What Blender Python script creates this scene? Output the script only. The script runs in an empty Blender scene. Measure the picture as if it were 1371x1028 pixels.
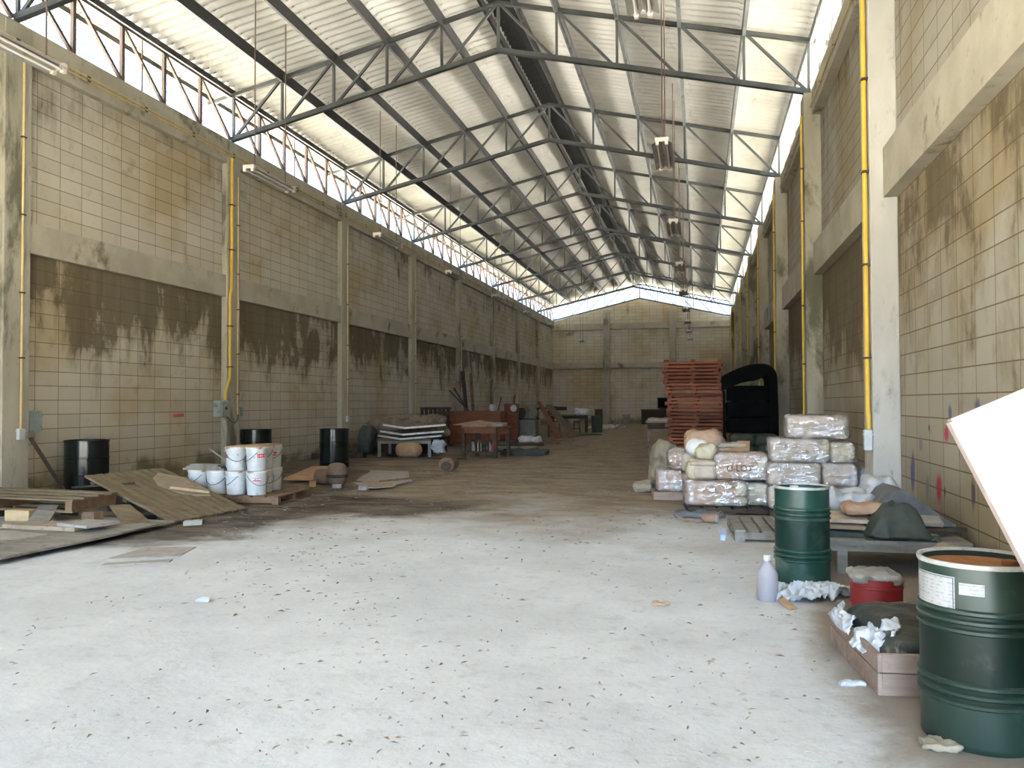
import bpy, bmesh, math, random
from mathutils import Vector, Matrix, noise as mnoise
from math import sin, cos, pi, radians, sqrt, atan2
C = bpy.context.scene.collection
D = bpy.data
rnd = random.Random(7)

# ------------------------------------------------------------------ measured frame of the hall
F_PX, EYE = 1103.44, 1.4888
YAW, PITCH, ROLL = -0.223, 0.0227, -0.0035
_f = Vector((sin(YAW) * cos(PITCH), cos(YAW) * cos(PITCH), sin(PITCH)))
_r = Vector((cos(YAW), -sin(YAW), 0)); _u = _r.cross(_f)
CR = _r * cos(ROLL) + _u * sin(ROLL); CU = _u * cos(ROLL) - _r * sin(ROLL); CF = _f
def ray(u, v): return CF + CR * ((u - 685.5) / F_PX) - CU * ((v - 514) / F_PX)
def onz(u, v, z=0.0):
    d = ray(u, v); t = (z - EYE) / d.z; return Vector((d.x * t, d.y * t, z))
def ony(u, v, y):
    d = ray(u, v); t = y / d.y; return Vector((d.x * t, y, EYE + d.z * t))

XL, XR, Y0, BAY, EAVE = -10.163, 2.139, 10.512, 6.0, 7.36
PANL, PANR = -10.28, 2.28           # face of the block panels
MIDX = (XL + XR) / 2; HALF = (XR - XL) / 2
YB = 58.5                           # back wall
YF = -1.6                           # front wall

# ------------------------------------------------------------------ mesh builder
class MB:
    def __init__(s): s.v = []; s.f = []
    def add(s, vs, fs):
        o = len(s.v); s.v += [tuple(p) for p in vs]; s.f += [tuple(i + o for i in f) for f in fs]; return s
    def box(s, x0, x1, y0, y1, z0, z1, m=None):
        vs = [Vector((x, y, z)) for z in (z0, z1) for y in (y0, y1) for x in (x0, x1)]
        if m is not None: vs = [m @ p for p in vs]
        return s.add(vs, [(0, 2, 3, 1), (4, 5, 7, 6), (0, 1, 5, 4), (2, 6, 7, 3), (0, 4, 6, 2), (1, 3, 7, 5)])
    def bar(s, a, b, w, h=None, up=(0, 0, 1)):
        a = Vector(a); b = Vector(b); h = w if h is None else h
        d = (b - a).normalized(); up = Vector(up)
        if abs(d.dot(up)) > .98: up = Vector((0, 1, 0))
        x = d.cross(up).normalized(); z = x.cross(d)
        vs = [p + x * (sx * w / 2) + z * (sz * h / 2) for p in (a, b) for sx, sz in ((-1, -1), (1, -1), (1, 1), (-1, 1))]
        return s.add(vs, [(3, 2, 1, 0), (4, 5, 6, 7), (0, 1, 5, 4), (1, 2, 6, 5), (2, 3, 7, 6), (3, 0, 4, 7)])
    def tube(s, pts, r, n=8, closed=False):
        pts = [Vector(p) for p in pts]; vs = []; fs = []; prev = None
        for i, p in enumerate(pts):
            a = pts[i - 1] if i else (pts[-1] if closed else p); b = pts[(i + 1) % len(pts)] if (closed or i < len(pts) - 1) else p
            d = (b - a).normalized()
            if prev is None:
                x = d.orthogonal().normalized()
            else:
                x = (prev - d * prev.dot(d)).normalized()
            prev = x; y = d.cross(x)
            rr = r[i] if isinstance(r, (list, tuple)) else r
            vs += [p + x * (rr * cos(2 * pi * k / n)) + y * (rr * sin(2 * pi * k / n)) for k in range(n)]
        m = len(pts)
        for i in range(m if closed else m - 1):
            j = (i + 1) % m
            fs += [(i * n + k, i * n + (k + 1) % n, j * n + (k + 1) % n, j * n + k) for k in range(n)]
        if not closed: fs += [tuple(range(n))[::-1], tuple((m - 1) * n + k for k in range(n))]
        return s.add(vs, fs)
    def lathe(s, prof, n=32, c=(0, 0, 0), cap=True, m=None):
        vs = []; fs = []
        for r, z in prof: vs += [Vector((c[0] + r * cos(2 * pi * k / n), c[1] + r * sin(2 * pi * k / n), c[2] + z)) for k in range(n)]
        for i in range(len(prof) - 1):
            fs += [(i * n + k, i * n + (k + 1) % n, (i + 1) * n + (k + 1) % n, (i + 1) * n + k) for k in range(n)]
        if cap:
            fs += [tuple(range(n))[::-1], tuple((len(prof) - 1) * n + k for k in range(n))]
        if m is not None: vs = [m @ p for p in vs]
        return s.add(vs, fs)
    def prism(s, poly, z0, z1, m=None):
        n = len(poly)
        vs = [Vector((p[0], p[1], z0)) for p in poly] + [Vector((p[0], p[1], z1)) for p in poly]
        if m is not None: vs = [m @ p for p in vs]
        return s.add(vs, [tuple(range(n))[::-1], tuple(range(n, 2 * n))] + [(i, (i + 1) % n, n + (i + 1) % n, n + i) for i in range(n)])
    def slab(s, poly, t):
        """polygon of 3-D corners, thickened along its normal"""
        P = [Vector(p) for p in poly]; nrm = Vector((0, 0, 0))
        for i in range(len(P)): nrm += P[i].cross(P[(i + 1) % len(P)])
        nrm.normalize(); n = len(P)
        vs = P + [p - nrm * t for p in P]
        return s.add(vs, [tuple(range(n)), tuple(range(n, 2 * n))[::-1]] + [(i, n + i, n + (i + 1) % n, (i + 1) % n) for i in range(n)])
    def soft(s, sx, sy, sz, r, n=8, amp=.02, freq=4, seed=0, m=None, sag=0.0, pinch=0.0):
        """rounded, crumpled box standing on z = 0"""
        h = Vector((sx / 2, sy / 2, sz / 2)); off = Vector((seed * 7.3, seed * 3.1, seed * 1.7))
        key = {}; vs = []; fs = []
        def vert(p):
            k = (round(p.x, 4), round(p.y, 4), round(p.z, 4))
            if k in key: return key[k]
            q = Vector([p[i] * h[i] for i in range(3)])
            core = Vector([max(-(h[i] - min(r, h[i])), min(h[i] - min(r, h[i]), q[i])) for i in range(3)])
            d = q - core
            if d.length > 1e-6: q = core + d.normalized() * r
            nr = (d if d.length > 1e-6 else q).normalized()
            w = mnoise.fractal(q * freq + off, .9, 2.1, 3)
            q = q + nr * (w * amp)
            if pinch: q.x *= 1 - pinch * (q.z / sz); q.y *= 1 - pinch * (q.z / sz)
            if sag: q.z -= sag * (q.x / h.x) ** 2 * (1 if q.z > 0 else 0)
            q.z = max(q.z, -h.z) + h.z
            key[k] = len(vs); vs.append(q); return key[k]
        for ax in range(3):
            for sg in (-1, 1):
                a, b = (ax + 1) % 3, (ax + 2) % 3
                for i in range(n):
                    for j in range(n):
                        c4 = []
                        for di, dj in ((0, 0), (1, 0), (1, 1), (0, 1)):
                            p = Vector((0, 0, 0)); p[ax] = sg; p[a] = -1 + 2 * (i + di) / n; p[b] = -1 + 2 * (j + dj) / n
                            c4.append(vert(p))
                        fs.append(tuple(c4) if sg > 0 else tuple(c4[::-1]))
        if m is not None: vs = [m @ p for p in vs]
        return s.add(vs, fs)
    def sheet(s, outline, h, freq=5, seed=0, n=22, base=.012, m=None, ridge=True):
        """crumpled sheet lying on z = 0: outline = polygon, h = height of the folds"""
        x0 = min(p[0] for p in outline); x1 = max(p[0] for p in outline); y0 = min(p[1] for p in outline); y1 = max(p[1] for p in outline)
        def inside(x, y):
            c = False; k = len(outline)
            for i in range(k):
                a = outline[i]; b = outline[i - 1]
                if (a[1] > y) != (b[1] > y) and x < (b[0] - a[0]) * (y - a[1]) / (b[1] - a[1]) + a[0]: c = not c
            return c
        off = Vector((seed * 3.7, seed * 1.9, seed)); vs = []; idx = {}; fs = []
        cx, cy = (x0 + x1) / 2, (y0 + y1) / 2
        for i in range(n + 1):
            for j in range(n + 1):
                x = x0 + (x1 - x0) * i / n; y = y0 + (y1 - y0) * j / n
                w = mnoise.fractal(Vector((x * freq, y * freq, 0)) + off, .8, 2.2, 4)
                if ridge: w = 1 - min(1, abs(w) * 2.2)
                e = max(0, 1 - max(abs(x - cx) / ((x1 - x0) / 2), abs(y - cy) / ((y1 - y0) / 2)) ** 3)
                dx = mnoise.noise(Vector((x * 9, y * 9, 5)) + off) * (x1 - x0) * .04
                vs.append(Vector((x + dx, y + dx * .7, base + h * max(0, w) * (.25 + .75 * e))))
                idx[i, j] = len(vs) - 1
        for i in range(n):
            for j in range(n):
                x = x0 + (x1 - x0) * (i + .5) / n; y = y0 + (y1 - y0) * (j + .5) / n
                if inside(x, y): fs.append((idx[i, j], idx[i + 1, j], idx[i + 1, j + 1], idx[i, j + 1]))
        used = sorted({k for f in fs for k in f}); mp = {k: i for i, k in enumerate(used)}
        top = [vs[k] for k in used]; nt = len(top)
        fs = [tuple(mp[k] for k in f) for f in fs]
        ed = {}
        for f in fs:
            for i in range(4):
                e = (f[i], f[(i + 1) % 4]); ed[e] = 1
        bot = [Vector((p.x, p.y, max(.001, p.z - .006))) for p in top]
        al = fs + [tuple(k + nt for k in f[::-1]) for f in fs]
        al += [(a, a + nt, b + nt, b) for a, b in ed if (b, a) not in ed]
        allv = top + bot
        if m is not None: allv = [m @ p for p in allv]
        return s.add(allv, al)
    def build(s, name, material, parent=None, smooth=False, loc=None, rz=0.0, bevel=0):
        me = D.meshes.new(name); me.from_pydata(s.v, [], s.f); me.update()
        if material: me.materials.append(material)
        if bevel:
            bm = bmesh.new(); bm.from_mesh(me)
            bmesh.ops.bevel(bm, geom=[e for e in bm.edges if e.calc_face_angle(0) > .5], offset=bevel, segments=1, affect='EDGES')
            bm.to_mesh(me); bm.free()
        if smooth:
            for p in me.polygons: p.use_smooth = True
            try: me.set_sharp_from_angle(angle=radians(smooth if smooth is not True else 50))
            except Exception: pass
        o = D.objects.new(name, me); C.objects.link(o)
        if parent: o.parent = parent
        if loc is not None: o.location = loc
        if rz: o.rotation_euler = (0, 0, rz)
        return o

def tag(o, label, cat, group=None, kind=None):
    o['label'] = label; o['category'] = cat
    if group: o['group'] = group
    if kind: o['kind'] = kind
    return o
def thing(name, label, cat, loc=(0, 0, 0), rz=0.0, group=None):
    o = D.objects.new(name, None); C.objects.link(o); o.empty_display_size = .1
    o.location = loc; o.rotation_euler = (0, 0, rz)
    return tag(o, label, cat, group)
def struct(name, mb, m, **k):
    o = mb.build(name, m, **k); o['kind'] = 'structure'; return o
def dup(root, loc=None, rz=None, label=None, group=None):
    r = root.copy(); C.objects.link(r)
    if loc is not None: r.location = loc
    if rz is not None: r.rotation_euler = (0, 0, rz)
    if label: r['label'] = label
    if group: r['group'] = group
    for ch in list(root.children):
        c = ch.copy(); C.objects.link(c); c.parent = r
        for g in list(ch.children):
            d = g.copy(); C.objects.link(d); d.parent = c
    return r
ORD = ['first', 'second', 'third', 'fourth', 'fifth', 'sixth', 'seventh', 'eighth', 'ninth', 'tenth', 'eleventh', 'twelfth', 'thirteenth',
       'fourteenth', 'fifteenth', 'sixteenth', 'seventeenth', 'eighteenth', 'nineteenth', 'twentieth', 'twenty-first', 'twenty-second', 'twenty-third',
       'twenty-fourth', 'twenty-fifth', 'twenty-sixth', 'twenty-seventh', 'twenty-eighth', 'twenty-ninth', 'thirtieth', 'thirty-first']

# ------------------------------------------------------------------ materials
class NT:
    def __init__(s, name):
        s.m = D.materials.new(name); s.m.use_nodes = True; s.t = s.m.node_tree; s.n = s.t.nodes; s.b = s.n['Principled BSDF']
    def new(s, typ, **k):
        n = s.n.new(typ)
        for a, v in k.items():
            if a in n.inputs.keys() if isinstance(a, str) and a[0].isupper() else False: n.inputs[a].default_value = v
            else: setattr(n, a, v)
        return n
    def link(s, a, b): s.t.links.new(a, b)
    def math(s, op, a, b=None, c=None):
        n = s.n.new('ShaderNodeMath'); n.operation = op
        for i, x in enumerate((a, b, c)):
            if x is None: continue
            if isinstance(x, (int, float)): n.inputs[i].default_value = x
            else: s.link(x, n.inputs[i])
        return n.outputs[0]
    def noise(s, vec, scale, detail=4, rough=.55, dist=0.0):
        n = s.n.new('ShaderNodeTexNoise'); n.inputs['Scale'].default_value = scale; n.inputs['Detail'].default_value = detail
        n.inputs['Roughness'].default_value = rough; n.inputs['Distortion'].default_value = dist
        if vec is not None: s.link(vec, n.inputs['Vector'])
        return n.outputs['Fac']
    def ramp(s, x, lo, hi, a=0.0, b=1.0):
        n = s.n.new('ShaderNodeMapRange'); n.interpolation_type = 'SMOOTHSTEP'
        for i, v in ((1, lo), (2, hi), (3, a), (4, b)): n.inputs[i].default_value = v
        s.link(x, n.inputs[0]); return n.outputs[0]
    def mix(s, f, a, b, typ='MIX'):
        n = s.n.new('ShaderNodeMix'); n.data_type = 'RGBA'; n.blend_type = typ
        for i, x in ((0, f), (6, a), (7, b)):
            if isinstance(x, (int, float)): n.inputs[i].default_value = x
            elif isinstance(x, (tuple, list)): n.inputs[i].default_value = (*x, 1) if len(x) == 3 else x
            else: s.link(x, n.inputs[i])
        return n.outputs[2]
    def vec(s, kind='Object', scale=(1, 1, 1), loc=(0, 0, 0)):
        t = s.n.new('ShaderNodeTexCoord') if kind != 'Position' else s.n.new('ShaderNodeNewGeometry')
        mp = s.n.new('ShaderNodeMapping'); mp.inputs['Scale'].default_value = scale; mp.inputs['Location'].default_value = loc
        s.link(t.outputs[kind], mp.inputs[0]); return mp.outputs[0]
    def comb(s, x, y, z):
        n = s.n.new('ShaderNodeCombineXYZ')
        for i, a in enumerate((x, y, z)):
            if isinstance(a, (int, float)): n.inputs[i].default_value = a
            else: s.link(a, n.inputs[i])
        return n.outputs[0]
    def xyz(s):
        g = s.n.new('ShaderNodeNewGeometry'); p = s.n.new('ShaderNodeSeparateXYZ'); s.link(g.outputs['Position'], p.inputs[0]); return p.outputs
    def bump(s, h, strength=.3, dist=.01):
        n = s.n.new('ShaderNodeBump'); n.inputs['Strength'].default_value = strength; n.inputs['Distance'].default_value = dist
        s.link(h, n.inputs['Height']); s.link(n.outputs[0], s.b.inputs['Normal'])
    def col(s, x): s.link(x, s.b.inputs['Base Color'])
    def set(s, **k):
        for a, v in k.items(): s.b.inputs[a.replace('_', ' ')].default_value = v

def mat(name, c1, c2, scale=3.0, rough=.8, metal=0.0, bump=.2, bscale=30.0, stretch=(1, 1, 1), dirt=None, dscale=6.0, dlo=.52, dhi=.68, coat=0.0, bdist=.01, spec=.5):
    t = NT(name); v = t.vec('Object', stretch)
    n1 = t.noise(v, scale, 6, .6)
    c = t.mix(t.ramp(n1, .3, .7), c1, c2)
    if dirt: c = t.mix(t.ramp(t.noise(v, dscale, 8, .65, .4), dlo, dhi), c, dirt)
    t.col(c); t.set(Roughness=rough, Metallic=metal, Coat_Weight=coat, Specular_IOR_Level=spec)
    if bump: t.bump(t.noise(v, bscale, 6, .6), bump, bdist)
    return t.m
def plain(name, c, rough=.6, metal=0.0, **k):
    t = NT(name); t.set(Base_Color=(*c, 1), Roughness=rough, Metallic=metal, **k); return t.m
SKY, SUN, PATCH, EXPO = 1.4, 100.0, 26.0, 1.2
# ------------------------------------------------------------------ surfaces of the hall
def wall_mat(name, axis, damp, upper, seed, u0=11.08, wet=(.04, .034, .02), tone=1.0, low=1.0, extra=None, blots=()):
    t = NT(name); P = t.xyz(); u = P['XY'.index(axis)]; z = P[2]
    bv = t.comb(t.math('SUBTRACT', u, u0), t.math('SUBTRACT', z, .17), 0)
    b = t.n.new('ShaderNodeTexBrick'); b.offset = 0; b.squash = 1
    b.inputs['Scale'].default_value = 1; b.inputs['Brick Width'].default_value = .492; b.inputs['Row Height'].default_value = .231
    b.inputs['Mortar Size'].default_value = .007; b.inputs['Mortar Smooth'].default_value = .25; b.inputs['Bias'].default_value = 0
    b.inputs['Color1'].default_value = (.395 * tone, .358 * tone, .285 * tone, 1); b.inputs['Color2'].default_value = (.45 * tone, .41 * tone, .335 * tone, 1)
    b.inputs['Mortar'].default_value = (.185 * tone, .14 * tone, .08 * tone, 1); t.link(bv, b.inputs['Vector'])
    c = b.outputs['Color']
    uv = t.comb(u, seed, z)
    # broad blotches of age
    c = t.mix(t.ramp(t.noise(uv, .45, 5), .42, .68), c, t.mix(1.0, c, (.84, .74, .56), 'MULTIPLY'))
    c = t.mix(t.ramp(t.noise(uv, 3.0, 7, .7), .55, .75, 0, .35), c, (.16, .13, .08))
    # damp that comes down from the beams, broken into streaks
    st = t.noise(t.comb(t.math('MULTIPLY', u, 1.0), seed + 3.3, t.math('MULTIPLY', z, .6)), 1.15, 8, .66, .35)
    fine = t.noise(t.comb(t.math('MULTIPLY', u, 5.5), seed, t.math('MULTIPLY', z, .55)), 1.0, 5, .6)
    base = t.math('ADD', t.math('MULTIPLY', st, 1.05), t.math('ADD', t.math('MULTIPLY', fine, .34), -.195))
    lowm = t.math('MULTIPLY', t.ramp(z, 2.0 - .6 * low, 3.8, 0, 1), t.math('LESS_THAN', z, 4.0))
    upm = t.math('MULTIPLY', t.ramp(z, 5.2, 6.85, 0, 1), t.math('GREATER_THAN', z, 4.3))
    if extra: damp = t.math('ADD', damp, t.math('MULTIPLY', t.ramp(u, extra[0], extra[1]), extra[2]))
    d = t.math('ADD', base, t.math('ADD', t.math('MULTIPLY', lowm, damp), t.math('MULTIPLY', upm, upper)))
    c = t.mix(t.ramp(d, .70, .80, 0, .80), c, t.mix(t.ramp(fine, .3, .7), wet, (.11, .09, .052)))
    c = t.mix(t.ramp(d, .60, .72, 0, .35), c, (.17, .12, .06))
    # moss and splash along the foot
    ft = t.math('ADD', t.noise(t.comb(u, seed, z), 1.6, 6), t.ramp(z, .0, .9, .28, -.2))
    c = t.mix(t.ramp(ft, .55, .8, 0, .7), c, (.09, .085, .045))
    wob = t.math('MULTIPLY', t.math('SUBTRACT', t.noise(t.comb(t.math('MULTIPLY', u, 7), seed, t.math('MULTIPLY', z, 2.6)), 1.0, 6, .7), .5), 1.9)
    for by, bz, ry, rz_, bc in blots:                    # old splashes of paint, soft and running down
        a = t.math('DIVIDE', t.math('SUBTRACT', u, by), ry); b_ = t.math('DIVIDE', t.math('SUBTRACT', z, bz), rz_)
        q = t.math('ADD', t.math('SQRT', t.math('ADD', t.math('MULTIPLY', a, a), t.math('MULTIPLY', b_, b_))), wob)
        c = t.mix(t.ramp(q, .45, 1.25, .85, 0), c, bc)
    t.col(c); t.set(Roughness=.92, Specular_IOR_Level=.2)
    h = t.math('ADD', t.math('MULTIPLY', b.outputs['Fac'], -1.0), t.math('MULTIPLY', t.noise(uv, 40, 4), .25))
    t.bump(h, .25, .008)
    return t.m
def concrete(name, c1, c2, stain, seed=0.0, amount=.0, vert=True):
    t = NT(name); P = t.xyz()
    v = t.comb(P[0], P[1], t.math('MULTIPLY', P[2], .35 if vert else 1.0))
    mp = t.n.new('ShaderNodeVectorMath'); mp.operation = 'ADD'; mp.inputs[1].default_value = (seed, seed * 2, seed); t.link(v, mp.inputs[0]); v = mp.outputs[0]
    c = t.mix(t.ramp(t.noise(v, 1.3, 6, .6), .35, .65), c1, c2)
    c = t.mix(t.ramp(t.noise(v, 1.1, 8, .68, .3), .53 - amount, .66 - amount, 0, .85), c, stain)
    c = t.mix(t.ramp(t.noise(v, 9, 5, .7), .58, .75, 0, .4), c, (.12, .10, .06))
    t.col(c); t.set(Roughness=.9, Specular_IOR_Level=.25); t.bump(t.noise(v, 22, 6, .65), .25, .012)
    return t.m

M = {}
RED, BLUE, INKY = (.45, .03, .07), (.09, .10, .19), (.05, .05, .07)
def _onwall(u, v): d = ray(u, v); k = PANR / d.x; return d.y * k, EYE + d.z * k
BLOTS = [(*_onwall(u, v), ry, rz_, bc) for u, v, ry, rz_, bc in ((1267, 582, .08, .10, RED), (1257, 655, .12, .16, RED), (1260, 700, .10, .14, (.36, .12, .13)), (1272, 553, .06, .09, BLUE), (1309, 545, .07, .08, BLUE),
         (1244, 573, .035, .04, INKY), (1222, 630, .12, .22, BLUE), (1303, 660, .06, .15, INKY), (1233, 595, .07, .08, (.20, .20, .22)), (1242, 650, .07, .14, (.20, .19, .2)), (1265, 658, .03, .05, INKY))]
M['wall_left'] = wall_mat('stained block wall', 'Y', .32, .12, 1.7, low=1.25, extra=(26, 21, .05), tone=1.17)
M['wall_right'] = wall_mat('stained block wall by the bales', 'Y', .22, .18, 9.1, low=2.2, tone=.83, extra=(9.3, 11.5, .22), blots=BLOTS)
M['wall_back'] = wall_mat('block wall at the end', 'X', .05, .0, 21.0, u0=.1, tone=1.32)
M['column'] = concrete('weathered column concrete', (.35, .32, .25), (.45, .42, .34), (.10, .095, .06), 0, 0.02)
M['beam'] = concrete('weathered beam concrete', (.375, .335, .255), (.45, .41, .325), (.12, .095, .05), 4, -.02, False)

def floor_mat():
    t = NT('dusty concrete floor'); P = t.xyz(); x, y = P[0], P[1]
    v = t.comb(x, y, 0)
    c = t.mix(t.ramp(t.noise(v, .8, 8, .62), .35, .65), (.46, .467, .475), (.55, .557, .565))
    c = t.mix(t.ramp(t.noise(v, 6, 8, .7), .5, .72, 0, .55), c, (.34, .325, .31))
    c = t.mix(t.ramp(t.noise(v, 26, 4, .6), .58, .72, 0, .35), c, (.26, .22, .18))
    # brown trodden earth further in
    e = t.math('ADD', t.math('MULTIPLY', y, .09), t.math('MULTIPLY', t.noise(v, .55, 7, .62, .3), 1.1))
    earth = t.mix(t.ramp(t.noise(t.comb(t.math('MULTIPLY', x, .7), t.math('MULTIPLY', y, 1.5), 0), 1.6, 8, .7), .38, .62), (.185, .14, .095), (.29, .23, .16))
    earth = t.mix(t.ramp(t.noise(v, 5, 6, .7), .56, .7, 0, .7), earth, (.15, .09, .05))
    c = t.mix(t.ramp(e, 1.22, 1.72), c, earth)
    # black oily wet patch by the pails and along the drum wall
    def disc(cx, cy, rx, ry):
        a = t.math('DIVIDE', t.math('SUBTRACT', x, cx), rx); b = t.math('DIVIDE', t.math('SUBTRACT', y, cy), ry)
        return t.math('SQRT', t.math('ADD', t.math('MULTIPLY', a, a), t.math('MULTIPLY', b, b)))
    nn = t.math('MULTIPLY', t.math('SUBTRACT', t.noise(v, .9, 8, .65, .5), .5), 1.7)
    wetc = t.mix(t.ramp(t.noise(t.comb(t.math('MULTIPLY', x, .8), t.math('MULTIPLY', y, 2.0), 0), 1.3, 8, .72, .6), .36, .66), (.022, .018, .012), (.15, .115, .075))
    for cx, cy, rx, ry, k in ((-6.2, 10.2, 1.5, 3.2, .95), (-4.6, 11.3, 1.7, 1.0, .9), (-7.5, 13.5, 2.0, 5.0, .7), (-9.2, 20, 1.3, 9, .65), (-6.8, 26, 2.6, 7, .5), (-7.0, 36, 2.2, 6, .5)):
        c = t.mix(t.ramp(t.math('ADD', disc(cx, cy, rx, ry), nn), .62, 1.2, k, 0), c, wetc)
    # dirt under the junk on the bale side, doubling as its painted shadow
    for cx, cy, rx, ry, k in ((1.6, 6.0, .95, 4.5, .8), (1.0, 16, 1.6, 5, .75)):
        c = t.mix(t.ramp(t.math('ADD', disc(cx, cy, rx, ry), t.math('MULTIPLY', nn, .5)), .8, 1.1, k, 0), c, (.17, .125, .08))
    t.col(c); t.set(Roughness=.88, Specular_IOR_Level=.3)
    t.bump(t.math('ADD', t.noise(v, 14, 8, .68), t.math('MULTIPLY', t.noise(v, 2.2, 5), 1.2)), .35, .02)
    return t.m
M['floor'] = floor_mat()
def ground_mat():  # dark strip and pale yard added to throw grazing light onto the roof
    t = NT('unseen ground with pale bounce yard'); P = t.xyz()
    d = t.math('SUBTRACT', t.math('ABSOLUTE', t.math('SUBTRACT', P[0], -4.0)), 6.2)
    v = t.comb(P[0], P[1], 0)
    g = t.mix(t.ramp(t.noise(v, 2, 6), .35, .65), (.16, .155, .12), (.22, .21, .17))
    y = t.mix(t.ramp(t.noise(v, .3, 6), .35, .65), (.72, .695, .63), (.80, .775, .71))
    e = t.math('ADD', d, t.math('MULTIPLY', t.noise(v, .6, 4), 2.0))
    t.col(t.mix(t.ramp(e, BOUNCE_FROM, BOUNCE_FROM + 1), g, y)); t.set(Roughness=.95); return t.m
BOUNCE_FROM = 13.0
M['ground'] = ground_mat()
M['steel'] = mat('grey painted steel', (.045, .05, .047), (.075, .08, .075), 2, .5, .3, bump=.05, dirt=(.08, .06, .045), dscale=3, dlo=.55, dhi=.75)
M['steel_brown'] = mat('red oxide steel', (.085, .058, .048), (.13, .09, .075), 3, .6, .2, bump=.05, dirt=(.10, .09, .085), dscale=3)
M['steel_pale'] = mat('galvanised pale steel', (.42, .44, .44), (.54, .55, .54), 3, .45, .3, bump=.05, dirt=(.25, .24, .22), dscale=3)
M['purlin'] = mat('galvanised purlin steel', (.17, .18, .18), (.26, .27, .27), 2, .45, .4, bump=.04, dirt=(.10, .09, .08), dscale=2.5)
M['purlin_shaded'] = mat('purlin steel with shade in colour', (.025, .027, .027), (.045, .045, .043), 2, .5, .2, bump=.04, dirt=(.06, .05, .045), dscale=2.5)  # same steel as the other slope, its unlit side painted into the colour
M['roof'] = None
def roof_mat():
    t = NT('grey fibre cement roofing'); v = t.vec('Position')
    c = t.mix(t.ramp(t.noise(v, .9, 6, .6), .35, .65), (.64, .62, .585), (.74, .72, .685))
    c = t.mix(t.ramp(t.noise(t.vec('Position', (1, .25, 1)), 2.2, 7, .7, .3), .56, .72, 0, .5), c, (.30, .27, .235))
    t.col(c); t.set(Roughness=.9, Specular_IOR_Level=.2); t.bump(t.noise(v, 30, 4), .1, .006); return t.m
M['roof'] = roof_mat()
M['conduit'] = mat('yellow conduit', (.62, .40, .045), (.70, .47, .07), 4, .45, bump=0)
M['conduit_dull'] = mat('faded yellow conduit', (.50, .38, .16), (.60, .47, .24), 4, .55, bump=0)
M['clip'] = plain('dark pipe clip', (.09, .06, .04), .6, .5)
M['box_grey'] = mat('grey green enamel box', (.25, .29, .27), (.31, .35, .33), 5, .5, bump=0, dirt=(.15, .14, .11), dscale=8)
M['box_pale'] = mat('pale grey plastic box', (.52, .55, .56), (.60, .62, .62), 5, .5, bump=0)

# shell
struct('floor', MB().box(-10.5, 2.5, YF - .1, YB + .2, -.2, 0), M['floor'])
struct('floor_outside', MB().box(-70, 60, -70, 140, -.5, -.2), M['ground'])
struct('wall_left', MB().box(PANL - .15, PANL, YF, YB + .15, 0, EAVE - .02), M['wall_left'])
struct('wall_right', MB().box(PANR, PANR + .15, YF, YB + .15, 0, EAVE - .02), M['wall_right'])
# back wall with a gable that follows the lower chord
APEX = 8.78
gb = MB(); poly = [(PANL, 0), (PANR, 0), (PANR, 7.3), (MIDX, APEX), (PANL, 7.3)]
gb.add([(x, YB, z) for x, z in poly] + [(x, YB + .15, z) for x, z in poly],
       [(0, 1, 2, 3, 4), (9, 8, 7, 6, 5)] + [(i, 5 + i, 5 + (i + 1) % 5, (i + 1) % 5) for i in range(5)])
struct('wall_back', gb, M['wall_back'])
# front wall behind the camera with its wide doorway
fw = MB().box(PANL - .15, -9.0, YF - .15, YF, 0, EAVE).box(2.25, PANR + .15, YF - .15, YF, 0, EAVE).box(-9.0, 2.25, YF - .15, YF, 4.3, EAVE)
gp = [(PANL - .15, EAVE), (PANR + .15, EAVE), (PANR + .15, 8.4), (MIDX, 9.9), (PANL - .15, 8.4)]
fw.add([(x, YF, z) for x, z in gp] + [(x, YF - .15, z) for x, z in gp], [(0, 1, 2, 3, 4), (9, 8, 7, 6, 5)] + [(i, 5 + i, 5 + (i + 1) % 5, (i + 1) % 5) for i in range(5)])
struct('wall_front', fw, M['beam'])

# beams
struct('trim_1', MB().box(PANL, -10.15, YF, YB, 6.82, EAVE), M['beam'])
struct('trim_2', MB().box(PANL, -10.16, YF, YB, 3.85, 4.33), M['beam'])
struct('trim_3', MB().box(2.12, PANR, YF, YB, 6.9, EAVE), M['beam'])
struct('trim_4', MB().box(2.12, PANR, YF, YB, 3.87, 4.45), M['beam'])
struct('trim_5', MB().box(PANL, PANR, YB - .16, YB, 6.66, 7.06), M['beam'])
struct('trim_6', MB().box(PANL, PANR, YB - .16, YB, 3.93, 4.27), M['beam'])

# columns: each one a thing of its own
M['column_doorlit'] = concrete('column concrete with door light in tone', (.42, .405, .37), (.51, .495, .46), (.24, .235, .19), 3, -.02)  # pale concrete, tone raised to stand in for the strong door light
def column(x0, x1, y0, y1, h, label, group, m='column'):
    o = MB().box(x0, x1, y0, y1, 0, h).build('concrete_column', M[m], bevel=.012)
    tag(o, label, 'column', group)
    return o
for n in range(0, 8):
    yc = Y0 + BAY * n + .05
    k = ORD[7 - n]
    column(PANL, -10.135, yc - .26, yc + .26, EAVE - .03, f'stained concrete column on the drum side, {k} one counted from the end wall', 'columns of the drum-side wall')
    column(1.975, PANR, yc - .26, yc + .26, EAVE - .03, f'stained concrete column on the bale side, {k} one counted from the end wall' if n else 'pale door-lit concrete column with the bright yellow conduit and pale switch box', 'columns of the bale-side wall', 'column' if n else 'column_doorlit')
column(-6.59, -6.12, YB - .22, YB, 7.95, 'concrete column standing on the end wall beside the small dark box', 'columns of the end wall')
column(-1.97, -1.53, YB - .22, YB, 8.05, 'concrete column standing on the end wall behind the reddish pallet stack', 'columns of the end wall')

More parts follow.
